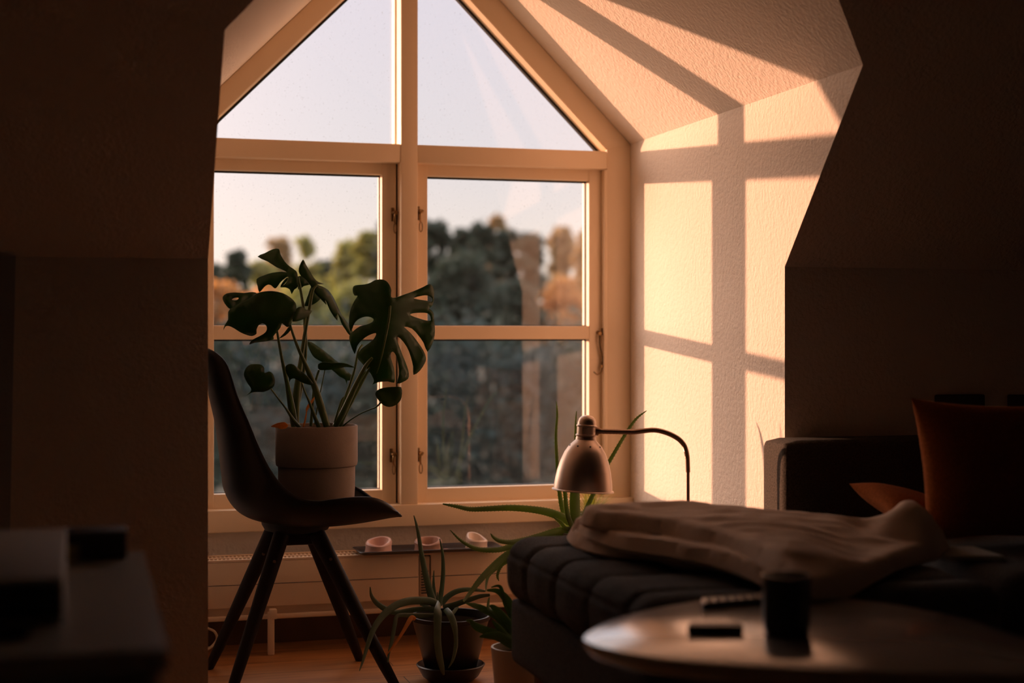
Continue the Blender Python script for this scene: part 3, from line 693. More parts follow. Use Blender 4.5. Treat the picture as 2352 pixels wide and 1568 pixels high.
for pts, r, ys in (([(765, 900), (725, 850), (670, 650), (630, 450), (600, 260), (565, 125)], [8, 9, 7.5, 5.5, 4, 1], (3.69, 3.72)),
                   ([(785, 900), (790, 850), (808, 740), (818, 600), (812, 450), (788, 325)], [7, 6.5, 5.5, 5, 3.5, 1], (3.71, 3.73)),
                   ([(748, 880), (742, 800), (735, 700), (738, 598)], [5, 4.5, 3, .8], (3.70, 3.71)),
                   ([(768, 870), (768, 785)], [4, .8], (3.68, 3.68)),
                   ([(760, 930), (680, 930), (560, 938), (440, 960), (370, 955), (300, 920), (235, 870), (198, 812), (188, 740)], [7, 6, 6, 6, 6, 6.5, 5.5, 3.5, .8], (3.66, 3.58)),
                   ([(765, 890), (700, 865), (600, 858), (500, 868), (400, 905), (310, 975), (240, 1065), (195, 1160), (155, 1280), (125, 1380), (95, 1465)], [9, 9, 9, 9, 8.5, 8, 7, 6, 4.5, 3, .8], (3.66, 3.52)),
                   ([(745, 985), (640, 988), (520, 985), (425, 990), (402, 1060), (380, 1180), (352, 1300), (340, 1390)], [5, 5.5, 5, 4.5, 5, 4.5, 3, 2], (3.64, 3.56)),
                   ([(780, 885), (772, 950), (768, 1080), (768, 1200), (782, 1320), (805, 1430), (822, 1500)], [8, 10, 9, 8.5, 8, 6.5, 2], (3.64, 3.595, 3.58, 3.578, 3.577, 3.575, 3.575)),
                   ([(840, 935), (880, 985), (912, 1070), (926, 1160), (925, 1260), (900, 1370), (860, 1440)], [7, 8, 7.5, 5, 5, 3.5, 1], (3.62, 3.592, 3.58, 3.578, 3.575, 3.57, 3.57)),
                   ([(805, 885), (850, 830), (920, 785), (1000, 765), (1090, 765), (1180, 778)], [7, 7, 6.5, 5.5, 4.5, 2], (3.72, 3.74)),
                   ([(820, 915), (900, 900), (980, 872), (1060, 845), (1140, 820), (1220, 810)], [6, 7, 6.5, 6, 5, 3], (3.68, 3.6)),
                   ([(880, 985), (915, 950), (945, 910)], [5, 4.5, 3], (3.67, 3.69)),
                   ([(720, 945), (660, 900), (620, 895)], [6, 5, 2], (3.74, 3.77))):
    strap(pts, r, ys, al, 'aloe2')
strap([(575, 1018), (545, 1008), (510, 1060), (470, 1130), (400, 1235), (330, 1325)], [4, 6, 5, 4, 3, 1], (3.60, 3.55), al, 'dry', name='dry_leaf')

# ================================================================= LARGE ALOE ON STAND
bxx, byy, zlg = 1.255, 3.70, PY(1325, 1222, 3.70).z
tp = thing('plant_stand', (bxx, byy, 0), 'small low wooden stand holding the tall aloe behind the ottoman', 'plant stand')
zsd = zlg-.135
bm = NB(); lathe(bm, [(0, zsd-.02), (.085, zsd-.02), (.09, zsd-.016), (.09, zsd-.004), (.086, zsd), (0, zsd)], (bxx, byy, 0), 40); obj('top', bm, 'tleg', tp)
for k in range(3):
    a = 2*pi*k/3+.5; bm = NB(); tube(bm, [Vector((bxx+.05*cos(a), byy+.05*sin(a), zsd-.018)), Vector((bxx+.085*cos(a), byy+.085*sin(a), 0.004))], [.010, .007], 10); obj('leg', bm, 'tleg', tp)
la = thing('aloe_plant', (bxx, byy, zsd), 'tall aloe with long toothed leaves in a grey pot behind the steel lampshade', 'potted plant')
bm = NB(); lathe(bm, [(0, 0), (.040, 0), (.043, .004), (.056, .128), (.058, .135), (.052, .135), (.050, .12), (0, .118)], (bxx, byy, zsd), 40); obj('pot', bm, 'grpot', la)
bm = NB(); lathe(bm, [(.050, .121), (0, .126)], (bxx, byy, zsd), 24); obj('soil', bm, 'soil', la)
k8 = lambda x, y: (1200+x/4.127, 880+y/4.127)
idt = lambda x, y: (x, y)
for pts, r, ys in (([(1330, 1220), (1318, 1204), (1300, 1192), (1266, 1178), (1226, 1170), (1173, 1166), (1120, 1168), (1080, 1169), (1050, 1163), (1017, 1157)], [9, 10, 10.5, 9.5, 8, 7, 6, 5, 4, 1.5], (3.70, 3.62)),
                   ([(1330, 1222), (1305, 1216), (1275, 1220), (1235, 1232), (1200, 1241), (1172, 1245), (1148, 1242), (1134, 1234), (1127, 1225)], [9, 8, 7.5, 7, 6.5, 5.5, 4.5, 3, 1], (3.70, 3.58)),
                   ([(1325, 1225), (1280, 1222), (1230, 1236), (1180, 1252), (1146, 1262), (1106, 1262), (1080, 1254), (1055, 1238), (1034, 1217)], [8, 7, 7, 7, 6, 5, 4, 2.6, .8], (3.71, 3.55)),
                   ([(1325, 1228), (1260, 1235), (1200, 1252), (1157, 1280), (1125, 1308), (1100, 1335), (1077, 1365), (1064, 1381)], [8, 8, 9, 9, 8, 7, 4.5, 2], (3.72, 3.56)),
                   ([(1310, 1230), (1220, 1262), (1160, 1292), (1125, 1318), (1117, 1340), (1116, 1358)], [5, 5, 4.5, 4, 2.5, .8], (3.74, 3.62)),
                   ([(1220, 1250), (1160, 1290), (1143, 1318), (1146, 1334)], [5, 4, 3, .8], (3.68, 3.66)),
                   ([(1317, 1218), (1302, 1196), (1290, 1160), (1283, 1110), (1279, 1050), (1277, 1000), (1280, 952), (1277.5, 921)], [7, 7, 6, 4.5, 4, 3.4, 2.4, .8], (3.70, 3.74)),
                   ([(1326, 1215), (1318, 1160), (1322, 1090), (1322, 1020), (1322, 980), (1324, 944)], [8, 7, 5, 3.4, 2.4, 1], (3.73, 3.78)),
                   ([(1330, 1222), (1322, 1190), (1320, 1150), (1322, 1110), (1328, 1060)], [9, 13, 13, 11, 3], (3.67, 3.68)),
                   ([(1322, 1220), (1308, 1195), (1301, 1165), (1298, 1130), (1296, 1090)], [6, 6, 5.5, 5, 2], (3.66, 3.65)),
                   ([(1328, 1218), (1342, 1180), (1362, 1135), (1385, 1085), (1408, 1045), (1434, 1001), (1460, 963), (1485, 943)], [6, 6, 5.5, 5, 4.6, 4, 3, .8], (3.69, 3.64)),
                   ([(1318, 1222), (1308, 1215), (1298, 1212), (1288, 1200), (1270, 1186)], [7, 6, 5, 4, 1.5], (3.69, 3.66))):
    strap(pts, r, ys, la, 'aloe', tr=idt, flat=.45, teeth=True)

# ================================================================= GRASS POT on the radiator end
gx, gy = 1.425, 4.185
gp = thing('potted_grass', (gx, gy, zr), 'small pot of wispy yellow-green grass by the window corner', 'potted plant')
zgr = PY(1360, 1176, gy).z
gx = PY(1358, 1170, gy).x; hh = zgr-zr
OFF[gp.name] = Vector((gx, gy, zr)); gp.location = (gx, gy, zr)
bm = NB(); lathe(bm, [(0, 0), (.030, 0), (.032, .003), (.040, hh-.008), (.043, hh-.006), (.043, hh), (.038, hh), (.036, hh-.012), (0, hh-.012)], (gx, gy, zr), 36); obj('pot', bm, 'grpot', gp)
bm = NB()
for i in range(190):
    a = rnd.uniform(0, 2*pi); r0 = rnd.uniform(0, .028); lean = rnd.uniform(.0, .085) if rnd.random() < .8 else rnd.uniform(.06, .11); hgt = rnd.uniform(.065, .115)
    p0 = Vector((gx+r0*cos(a), gy+r0*sin(a)*.9, zgr-.014)); dirn = Vector((cos(a), sin(a)*.7, 0))
    if p0.y+dirn.y*lean > 4.262: dirn.y *= .2
    if p0.x+dirn.x*lean > 1.585: dirn.x *= .3
    P = [p0+dirn*lean*(t**1.6)+Vector((0, 0, hgt*(t-(.35*lean/.1)*t*t))) for t in (0, .33, .66, 1)]
    sdv = Vector((-dirn.y, dirn.x, 0)).normalized()*.0012
    prev = None
    for k, p in enumerate(P):
        w = 1-k/3*.9; cur = (bm.verts.new(p-sdv*w), bm.verts.new(p+sdv*w))
        if prev: bm.faces.new((prev[0], prev[1], cur[1], cur[0]))
        prev = cur
o = obj('grass_blades', bm, 'grass', gp); o['kind'] = 'stuff'
obj('soil', lathe(NB(), [(.036, hh-.010), (0, hh-.008)], (gx, gy, zr), 20), 'soil', gp)

# ================================================================= LEAFY PLANT in white pot, behind ottoman
wx, wy = .935, 3.20
wp = thing('leafy_plant', (wx, wy, 0), 'straggly leafy plant in a cream pot squeezed behind the grey ottoman', 'potted plant')
ztop = PY(1190, 1484, wy).z
bm = NB(); lathe(bm, [(0, 0), (.042, 0), (.045, .003), (.060, ztop-.002), (.060, ztop), (.055, ztop), (.053, ztop-.02), (0, ztop-.02)], (wx, wy, 0), 40); obj('pot', bm, 'whpot', wp)
obj('soil', lathe(NB(), [(.053, ztop-.018), (0, ztop-.010)], (wx, wy, 0), 24), 'soil', wp)
for pts, r, ys in (([(1440, 1260), (1420, 1080), (1395, 900), (1345, 825), (1280, 775), (1195, 770)], [5, 7, 9, 9, 6, 2], (3.20, 3.26)),
                   ([(1430, 1260), (1380, 1130), (1300, 1010), (1160, 930), (1080, 900), (1010, 880)], [5, 8, 9, 8, 6, 1], (3.20, 3.30)),
                   ([(1430, 1240), (1390, 1080), (1310, 975), (1250, 915), (1215, 905)], [6, 10, 10, 6, 1], (3.2, 3.22)),
                   ([(1430, 1250), (1350, 1160), (1220, 1130), (1110, 1085), (1055, 1040), (1015, 1030)], [6, 9, 10, 9, 5, 1.5], (3.19, 3.24)),
                   ([(1440, 1260), (1380, 1215), (1290, 1165), (1200, 1160), (1130, 1172)], [8, 12, 11, 7, 1.5], (3.17, 3.17)),
                   ([(1430, 1250), (1330, 1130), (1285, 1080), (1240, 1030)], [5, 7, 6, 1.5], (3.18, 3.2)),
                   ([(1400, 1160), (1290, 1000), (1210, 930), (1215, 830)], [4, 5, 5, 1.5], (3.2, 3.27)),
                   ([(1420, 1200), (1350, 1060), (1280, 960), (1180, 950), (1140, 945)], [5, 6, 5, 4, 1], (3.22, 3.26)),
                   ([(1450, 1250), (1400, 1000), (1350, 880), (1310, 740), (1230, 745)], [4, 6, 5, 4, 1], (3.22, 3.24))):
    strap(pts, r, ys, wp, 'leafy', flat=.28, sc=3.3/3500)

# ================================================================= FLOOR LAMP
lx, ly = 1.386, 3.32
LP = lambda u, v: PY(u, v, ly)
lamp = thing('floor_lamp', (lx, ly, 0), 'brushed steel gooseneck floor lamp with a bell shade above the aloe', 'floor lamp')
bm = NB(); lathe(bm, [(0, 0), (.125, 0), (.128, .004), (.126, .012), (.10, .018), (.02, .022), (.010, .03), (0, .03)], (lx, ly, 0), 48); obj('base', bm, 'steel', lamp)
p1 = LP(1580, 1080)
bm = NB(); tube(bm, [Vector((lx, ly, .02)), Vector((p1.x, ly, p1.z))], .0042, 14); obj('pole', bm, 'steeld', lamp)
bm = NB(); tube(bm, [Vector((p1.x, ly, p1.z-.004)), LP(1579, 1050)], .0056, 14); obj('collar', bm, 'steeld', lamp)
g = [LP(1579, 1052), LP(1576, 1035), LP(1570, 1020), LP(1556, 1006), LP(1532, 994), LP(1505, 987.5), LP(1479, 989), LP(1454, 991.5), LP(1413, 991), LP(1372, 990)]
bm = NB(); tube(bm, smoothpath(g, 12), .0056, 12, ribs=1); obj('gooseneck', bm, 'steeld', lamp)
ca = LP(1338.5, 1127); ct = LP(1349, 954); axv = (ct-ca).normalized(); L = (ct-ca).length
S = .001
def lat_axis(prof, seg=56):
    bm = NB(); lathe(bm, prof, (0, 0, 0), seg); q = Vector((0, 0, 1)).rotation_difference(axv).to_matrix().to_4x4()
    bmesh.ops.transform(bm, matrix=Matrix.Translation(ca)@q, verts=bm.verts); return bm
sh = [(.0715, .0), (.0715, .002), (.070, .0035), (.0675, .004), (.067, .012), (.0655, .025), (.062, .045), (.056, .067), (.0475, .088), (.038, .103), (.029, .112), (.023, .118)]
inner = [(r-.0015, z) for r, z in reversed(sh[3:])]
shade = obj('lamp_shade', lat_axis(sh+inner+[(.0705, .0005), (.0715, 0)]), 'steel', lamp)
q = Vector((0, 0, 1)).rotation_difference(axv)
for k in range(8):
    a = 2*pi*k/8-pi/2-.03; d = Vector((cos(a), sin(a), 0)); p = ca+q@(d*.0375+Vector((0, 0, .1035))); nn = q@(d*.75+Vector((0, 0, .66)))
    obj('vent_hole', tube(NB(), [p-nn*.001, p+nn*.0008], .0022, 10), 'black', shade)
obj('socket_cap', lat_axis([(.0235, .116), (.0235, .121), (.0225, .123), (.0225, .125), (.0245, .1265), (.0245, .129), (.0215, .1305), (.0215, .147), (.0235, .1485), (.0235, .151), (.0212, .1525), (.0208, .158), (.0185, .166), (.013, .1715), (.006, .1738), (0, .1742)]), 'steel', lamp)
bm = NB(); e = LP(1367, 990); tube(bm, [e-Vector((.002, 0, 0)), e+Vector((.006, 0, 0))], .010, 16); tube(bm, [e+Vector((.005, 0, 0)), e+Vector((.012, 0, 0))], .007, 12); obj('swivel_joint', bm, 'steeld', lamp)
bm = NB(); lathe(bm, [(0, .045), (.018, .05), (.027, .065), (.027, .078), (.016, .095), (.012, .116), (0, .116)], (0, 0, 0), 24)
bmesh.ops.transform(bm, matrix=Matrix.Translation(ca)@q.to_matrix().to_4x4(), verts=bm.verts); obj('bulb', bm, 'candle2', lamp)

# ================================================================= OTTOMAN + SOFA
ox0, ox1, oy0, oy1, zt_ = .84, 1.50, 2.20, 3.00, .452
zc0 = .318
ot = thing('ottoman', (1.17, 2.56, 0), 'charcoal upholstered ottoman with channel-stitched cushion, under the folded blanket', 'ottoman')
grooves = [2.85, 2.665, 2.48, 2.30]
def gdisp(p, n):
    d = Vector((0, 0, 0)); m = min(abs(p.y-g_) for g_ in grooves)
    k = math.exp(-(m/.009)**2)*.009; bul = .008*cos(min(m, .09)/.09*pi/2)
    d -= n*(k+bul*.6)
    s_ = abs(p.z-(zt_-.035)); 
    if p.x < ox0+.05: d += Vector((math.exp(-(s_/.006)**2)*.003, 0, 0))
    d += n*.003*noise.noise(p*9)
    return d
obj('cushion', rbox((ox0, oy0, zc0), (ox1, oy1, zt_), .052, 70, gdisp), 'sofa', ot)
obj('base', rbox((ox0+.012, oy0+.01, .195), (ox1-.01, oy1-.012, zc0+.012), .018, 14), 'sofa', ot)
for x in (ox0+.07, ox1-.07):
    for y in (oy0+.07, oy1-.07):
        bm = NB(); tube(bm, [Vector((x, y, .2)), Vector((x, y, 0))], [.022, .016], 14); obj('leg', bm, 'tleg', ot)
so_ = thing('sofa', (2.4, 2.8, 0), 'dark charcoal sofa with low square back against the right knee wall', 'sofa')
sx0, sx1 = 1.535, 3.45
obj('backrest', rbox((sx0, 3.115, .2), (sx1, 3.245, H-.237), .022, 24), 'sofal', so_)
obj('seat_cushion', rbox((sx0, 2.27, .318), (2.44, 3.112, .452), .04, 20), 'sofa', so_)
obj('seat_cushion', rbox((2.445, 2.27, .318), (sx1, 3.112, .452), .04, 20), 'sofa', so_)
obj('base', rbox((sx0+.01, 2.29, .14), (sx1-.01, 3.11, .325), .018, 10), 'sofa', so_)
for x in (sx0+.08, sx1-.08):
    for y in (2.32, 3.03):
        bm = NB(); tube(bm, [Vector((x, y, .145)), Vector((x, y, 0))], [.022, .016], 14); obj('leg', bm, 'tleg', so_)

# folded blanket: one thing, three folded layers
def layer(par, poly, T, r, wr=.0, bumps=(), step=.011, name='fold', seed=0):
    P3 = [PZ(u, v, z) for u, v, z in poly]
    loop = closed_smooth([(p.x, p.y, p.z) for p in P3], 5)
    L2 = [(p[0], p[1]) for p in loop]
    V, Tn = fill([L2], step)
    bm = NB(); top = []; bot = []
    for v in V:
        ws = zs = 0
        for p in loop:
            d = (p[0]-v.x)**2+(p[1]-v.y)**2+1e-8; w = 1/d**1.5; ws += w; zs += w*p[2]
        z = zs/ws; d = segd((v.x, v.y), L2); e = min(d/r, 1); dome = T*sqrt(max(0, 1-(1-e)**2))
        f = min(d/.05, 1)
        wv = wr*f*(noise.noise(Vector((v.x*5+seed, v.y*26+v.x*9, 0)))*1.0+.5*noise.noise(Vector((v.x*11, v.y*50+seed, 4)))+noise.noise(Vector((v.x*8, v.y*6, seed)))*.8)
        for (bx_, by_, br, bh) in bumps: wv += bh*math.exp(-((v.x-bx_)**2+(v.y-by_)**2)/br**2)*min(d/.03, 1)
        if d < 1e-5: q = bm.verts.new((v.x, v.y, z)); top.append(q); bot.append(q)
        else: top.append(bm.verts.new((v.x, v.y, z+dome+wv))); bot.append(bm.verts.new((v.x, v.y, z-min(.012, dome*.35))))
    for t in Tn:
        bm.faces.new([top[i] for i in t])
        bb = [bot[i] for i in reversed(t)]
        if any(bot[i] is not top[i] for i in t): bm.faces.new(bb)
    bmesh.ops.recalc_face_normals(bm, faces=bm.faces)
    return obj(name, bm, 'blanket', par)
bl = thing('folded_blanket', (1.3, 2.6, .46), 'thick beige fleece blanket folded in layers across the ottoman and sofa seat', 'blanket')
layer(bl, [(1303, 1229, .462), (1310, 1248, .458), (1328, 1258, .455), (1366, 1269, .455), (1420, 1278, .455), (1500, 1286, .455), (1557, 1299, .455), (1625, 1303, .455), (1700, 1318, .455), (1800, 1330, .455), (1820, 1290, .455), (1700, 1250, .458), (1550, 1225, .46), (1420, 1212, .462), (1335, 1213, .462)], .024, .018, .004, seed=1)
layer(bl, [(1318, 1213, .482), (1325, 1220, .480), (1352, 1236, .478), (1420, 1259, .476), (1529, 1276, .476), (1625, 1295, .474), (1690, 1315, .470), (1760, 1345, .462), (1830, 1365, .458), (1860, 1320, .462), (1800, 1262, .475), (1700, 1225, .485), (1550, 1200, .488), (1400, 1200, .488)], .026, .018, .006, seed=5)
b1 = PZ(2105, 1228, .49); b2 = PZ(1900, 1300, .49); b3 = PZ(1980, 1235, .49)
layer(bl, [(1332, 1196, .507), (1400, 1187, .512), (1480, 1181, .515), (1545, 1180, .515), (1620, 1184, .515), (1700, 1192, .513), (1780, 1200, .51), (1850, 1206, .505), (1930, 1214, .50), (1995, 1226, .49), (2035, 1230, .485), (2075, 1226, .48), (2130, 1232, .475), (2176, 1249, .467), (2170, 1274, .458), (2110, 1292, .458), (2060, 1308, .458), (2000, 1340, .458), (1955, 1364, .458), (1885, 1372, .460), (1830, 1356, .475), (1770, 1315, .488), (1720, 1282, .494), (1650, 1255, .498), (1600, 1244, .50), (1530, 1229, .502), (1420, 1215, .505), (1350, 1206, .507)],
      .028, .022, .010, bumps=[(b1.x, b1.y, .06, .045), (b2.x, b2.y, .09, .02), (b3.x, b3.y, .03, -.012)], seed=9, step=.010)

# pillows
def pillow(name, c, ux, uy, w, h, t, m, label, pw=3.2):
    ux = Vector(ux).normalized(); uy = Vector(uy).normalized(); n = ux.cross(uy).normalized(); uy = n.cross(ux).normalized(); c = Vector(c)
    bm = NB(); N = 22; g = {}
    for s in (1, -1):
        for i in range(N+1):
            for j in range(N+1):
                a = sin((-1+2*i/N)*pi/2); b = sin((-1+2*j/N)*pi/2)
                e = i in (0, N) or j in (0, N)
                if s == -1 and e: g[s, i, j] = g[1, i, j]; continue
                pin = 1-.09*(abs(a)**2*(1-abs(b)**2)*0+(1-abs(b)**2)*abs(a)**3); pin2 = 1-.09*(1-abs(a)**2)*abs(b)**3
                th = t*((1-abs(a)**pw)*(1-abs(b)**pw))**.55
                p = c+ux*a*w*pin+uy*b*h*pin2+n*s*th
                p += n*.006*noise.noise(p*9)
                g[s, i, j] = bm.verts.new(p)
    for s in (1, -1):
        for i in range(N):
            for j in range(N):
                f = [g[s, i, j], g[s, i+1, j], g[s, i+1, j+1], g[s, i, j+1]]
                bm.faces.new(f if s == 1 else f[::-1])
    bmesh.ops.recalc_face_normals(bm, faces=bm.faces)
    return tag(obj(name, bm, m, loc=c), label, 'cushion')
pc = PY(2300, 1105, 2.62)
pillow('throw_pillow', (pc.x, 2.62, .452+.142), (1, 0, -.04), (.10, .28, 1), .185, .141, .055, 'orange', 'large rust orange throw pillow leaning against the back of the sofa')
pc = PY(2092, 1208, 2.80)
pillow('throw_pillow', (pc.x, 2.80, .503), (1, .1, -.25), (.0, 1, .25), .10, .09, .03, 'orange', 'smaller rust orange cushion lying at the foot of the large orange pillow')
for u0, u1, lab in ((2145, 2250, 'narrow dark block on the wall above the sofa back, the left one'), (2312, 2440, 'dark block on the wall above the sofa back, at the right picture edge')):
    a, b = PY(u0, 906, YN), PY(u1, 962, YN)
    tag(obj('wall_bracket', bx((a.x, YN-.025, b.z), (b.x, YN, a.z), .004), 'dbox', loc=((a.x+b.x)/2, YN-.018, (a.z+b.z)/2)), lab, 'wall bracket')
a, b = PZ(2182, 1282, .458), PZ(2308, 1282, .458)
bm = NB(); slab(bm, [(a.x, a.y, .4535), (b.x, b.y, .4535), (b.x+.02, b.y+.13, .4535), (a.x+.02, a.y+.13, .4535)], (0, 0, .009)); bmesh.ops.bevel(bm, geom=bm.edges[:], offset=.0015, segments=2, affect='EDGES')
tag(obj('closed_tablet', bm, 'tab', loc=((a.x+b.x)/2, a.y+.06, .4535)), 'thin silvery tablet lying on the sofa seat right of the blanket', 'tablet')

# ================================================================= COFFEE TABLE
tz = .455
tb = [(1338, 1463), (1400, 1424), (1500, 1396), (1620, 1376), (1757, 1366), (1880, 1368), (2000, 1379), (2100, 1395), (2230, 1424), (2352, 1464), (2425, 1500), (2425, 1530), (2352, 1546), (2150, 1545), (1980, 1541), (1863, 1536), (1755, 1530), (1620, 1521), (1500, 1508), (1400, 1490)]
P = [PZ(u, v, tz) for u, v in tb]
loop = closed_smooth([(p.x, p.y) for p in P], 6)
ctx = sum(p[0] for p in loop)/len(loop); cty = sum(p[1] for p in loop)/len(loop)
ct_ = thing('coffee_table', (ctx, cty, 0), 'low glossy oval coffee table in the foreground carrying a mug', 'coffee table')
bm = NB(); rr = []
for (s, z) in ((.93, tz-.026), (.965, tz-.022), (.992, tz-.010), (.9985, tz-.004), (.996, tz-.0008), (.988, tz)):
    rr.append([bm.verts.new((ctx+(p[0]-ctx)*s, cty+(p[1]-cty)*s, z)) for p in loop])
for A_, B_ in zip(rr, rr[1:]):
    for k in range(len(A_)): bm.faces.new((A_[k], A_[(k+1) % len(A_)], B_[(k+1) % len(A_)], B_[k]))
bm.faces.new(rr[0][::-1]); bm.faces.new(rr[-1])
obj('table_top', bm, 'table', ct_)
for dx, dy in ((-.13, -.11), (.22, -.10), (.06, .22)):
    bm = NB(); tube(bm, [Vector((ctx+dx, cty+dy, tz-.024)), Vector((ctx+dx*1.45, cty+dy*1.3, 0))], [.022, .013], 16); obj('leg', bm, 'tleg', ct_)
# mug
mp_ = PZ(1806, 1456, tz); mr = 57/3500*2.01
mg = thing('mug', (mp_.x, mp_.y, tz), 'black ceramic mug standing on the glossy coffee table', 'mug')
mh = 140/3500*2.01
bm = NB(); lathe(bm, [(0, .0), (mr*.86, 0), (mr*.93, .003), (mr*.97, .02), (mr, mh-.003), (mr*1.02, mh), (mr*.96, mh), (mr*.92, mh-.006), (mr*.90, .008), (0, .006)], (mp_.x, mp_.y, tz+.0003), 48); obj('body', bm, 'mug', mg)
hd = Vector((.45, .9, 0)).normalized(); bm = NB()
tube(bm, smoothpath([Vector((mp_.x, mp_.y, tz))+hd*(mr*.95)+Vector((0, 0, mh*.8)), Vector((mp_.x, mp_.y, tz))+hd*(mr+.017)+Vector((0, 0, mh*.76)), Vector((mp_.x, mp_.y, tz))+hd*(mr+.021)+Vector((0, 0, mh*.5)), Vector((mp_.x, mp_.y, tz))+hd*(mr+.016)+Vector((0, 0, mh*.3)), Vector((mp_.x, mp_.y, tz))+hd*(mr*.95)+Vector((0, 0, mh*.22))], 5), .0042, 10); obj('handle', bm, 'mug', mg)
def flatbox(name, pts, h, m, label, cat, bev=.002):
    P = [PZ(u, v, tz) for u, v in pts]; c = sum(P, Vector((0, 0, 0)))/4
    bm = NB(); slab(bm, [(p.x, p.y, tz+.0003) for p in P], (0, 0, h)); bmesh.ops.bevel(bm, geom=bm.edges[:], offset=bev, segments=2, affect='EDGES')
    return tag(obj(name, bm, m, loc=(c.x, c.y, tz)), label, cat)
flatbox('small_box', [(1578, 1459), (1708, 1459), (1704, 1449), (1582, 1449)], .0125, 'black', 'small black bar-shaped box on the coffee table left of the mug', 'box')
rc = thing('remote_control', PZ(1690, 1385, tz), 'slim grey remote control at the far edge of the coffee table behind the mug', 'remote control')
P = [PZ(u, v, tz) for u, v in ((1612, 1399), (1770, 1386), (1760, 1374), (1608, 1386))]
bm = NB(); slab(bm, [(p.x, p.y, tz+.0003) for p in P], (0, 0, .009)); bmesh.ops.bevel(bm, geom=bm.edges[:], offset=.003, segments=3, affect='EDGES'); obj('body', bm, 'grey', rc)
bm = NB()
for i in range(6):
    for j in range(3):
        q_ = P[3].lerp(P[2], .12+i*.13).lerp(P[0].lerp(P[1], .12+i*.13), .25+j*.25); box(bm, (q_.x-.0035, q_.y-.003, tz+.009), (q_.x+.0035, q_.y+.003, tz+.0103))
obj('buttons', bm, 'black', rc)

# ================================================================= SIDEBOARD at lower left with its things
sz = .565
fr, bk = PZ(386, 1490, sz), PZ(331, 1265, sz)
cbx1 = (fr.x+bk.x)/2; cy0, cy1 = fr.y, bk.y; cx0 = -.75
sb = thing('sideboard', (-.3, (cy0+cy1)/2, 0), 'white low sideboard in the dark lower left foreground', 'sideboard')
bm = NB(); slab(bm, [(cx0, cy0, sz-.022), (fr.x, cy0, sz-.022), (bk.x, cy1, sz-.022), (cx0, cy1, sz-.022)], (0, 0, .022)); bmesh.ops.bevel(bm, geom=bm.edges[:], offset=.002, segments=2, affect='EDGES'); obj('top', bm, 'white', sb)
obj('carcass', bx((cx0+.01, cy0+.02, .08), (min(fr.x, bk.x)-.006, cy1-.01, sz-.0225), .002), 'white', sb)
dm = (cx0+cbx1)/2
for a, b in ((cx0+.015, dm-.003), (dm+.003, min(fr.x, bk.x)-.012)):
    dr = obj('door', bx((a, cy0+.002, .09), (b, cy0+.0195, sz-.03), .002), 'white', sb)
    bm = NB(); kx = b-.03 if a < dm-.1 else a+.03; tube(bm, [Vector((kx, cy0+.003, .42)), Vector((kx, cy0-.018, .42))], .008, 12); obj('knob', bm, 'steeld', dr)
for x in (cx0+.05, min(fr.x, bk.x)-.05):
    for y in (cy0+.06, cy1-.05):
        bm = NB(); tube(bm, [Vector((x, y, .082)), Vector((x, y, 0))], [.018, .013], 12); obj('leg', bm, 'tleg', sb)
# pale box / speaker on it
p = PZ(142, 1432, sz); pb = PZ(150, 1330, sz)
by0 = p.y; bh = .120
pt = PY(148, 1326, by0); bh = pt.z-sz
tp_ = PZ(150, 1212, sz+bh); by1 = tp_.y
px = thing('speaker_box', (p.x-.12, (by0+by1)/2, sz), 'pale rectangular speaker box on the white sideboard', 'speaker')
obj('body', bx((p.x-.24, by0+.004, sz+.0005), (p.x+.003, by1, sz+bh), .004), 'box', px)
obj('front_grille', bx((p.x-.236, by0, sz+.006), (p.x-.001, by0+.0045, sz+bh-.006), .001), 'black', px)
q_ = PZ(72, 1467, sz)
bm = NB(); slab(bm, [(q_.x, q_.y, sz+.0004), (q_.x-.035, q_.y+.075, sz+.0004), (q_.x-.075, q_.y+.07, sz+.0004), (q_.x-.04, q_.y-.008, sz+.0004)], (0, 0, .012)); bmesh.ops.bevel(bm, geom=bm.edges[:], offset=.003, segments=2, affect='EDGES')
tag(obj('black_remote', bm, 'black', loc=(q_.x-.03, q_.y, sz)), 'black remote lying on the sideboard in front of the pale speaker', 'remote control')
# dark box standing on the far side of the sideboard, with a paper slip
yy = cy1-.035; a, b = PY(140, 1217, yy), PY(291, 1217, yy)
tag(obj('storage_box', bx((a.x, yy-.03, sz+.0004), (b.x, yy+.03, a.z), .003), 'dbox', loc=((a.x+b.x)/2, yy, sz)), 'dark brown box at the back edge of the white sideboard', 'box')
a, b = PY(166, 1252, yy-.04), PY(181, 1252, yy-.04)
tag(obj('paper_slip', slab(NB(), [(a.x-.01, yy-.036, sz+.0004), (b.x, yy-.036, sz+.0004), (b.x+.0015, yy-.034, a.z), (a.x-.01, yy-.034, a.z)], (0, .0015, 0)), 'yel', loc=(a.x, yy-.036, sz), smooth=False), 'small yellow card propped against the dark box on the sideboard', 'card')

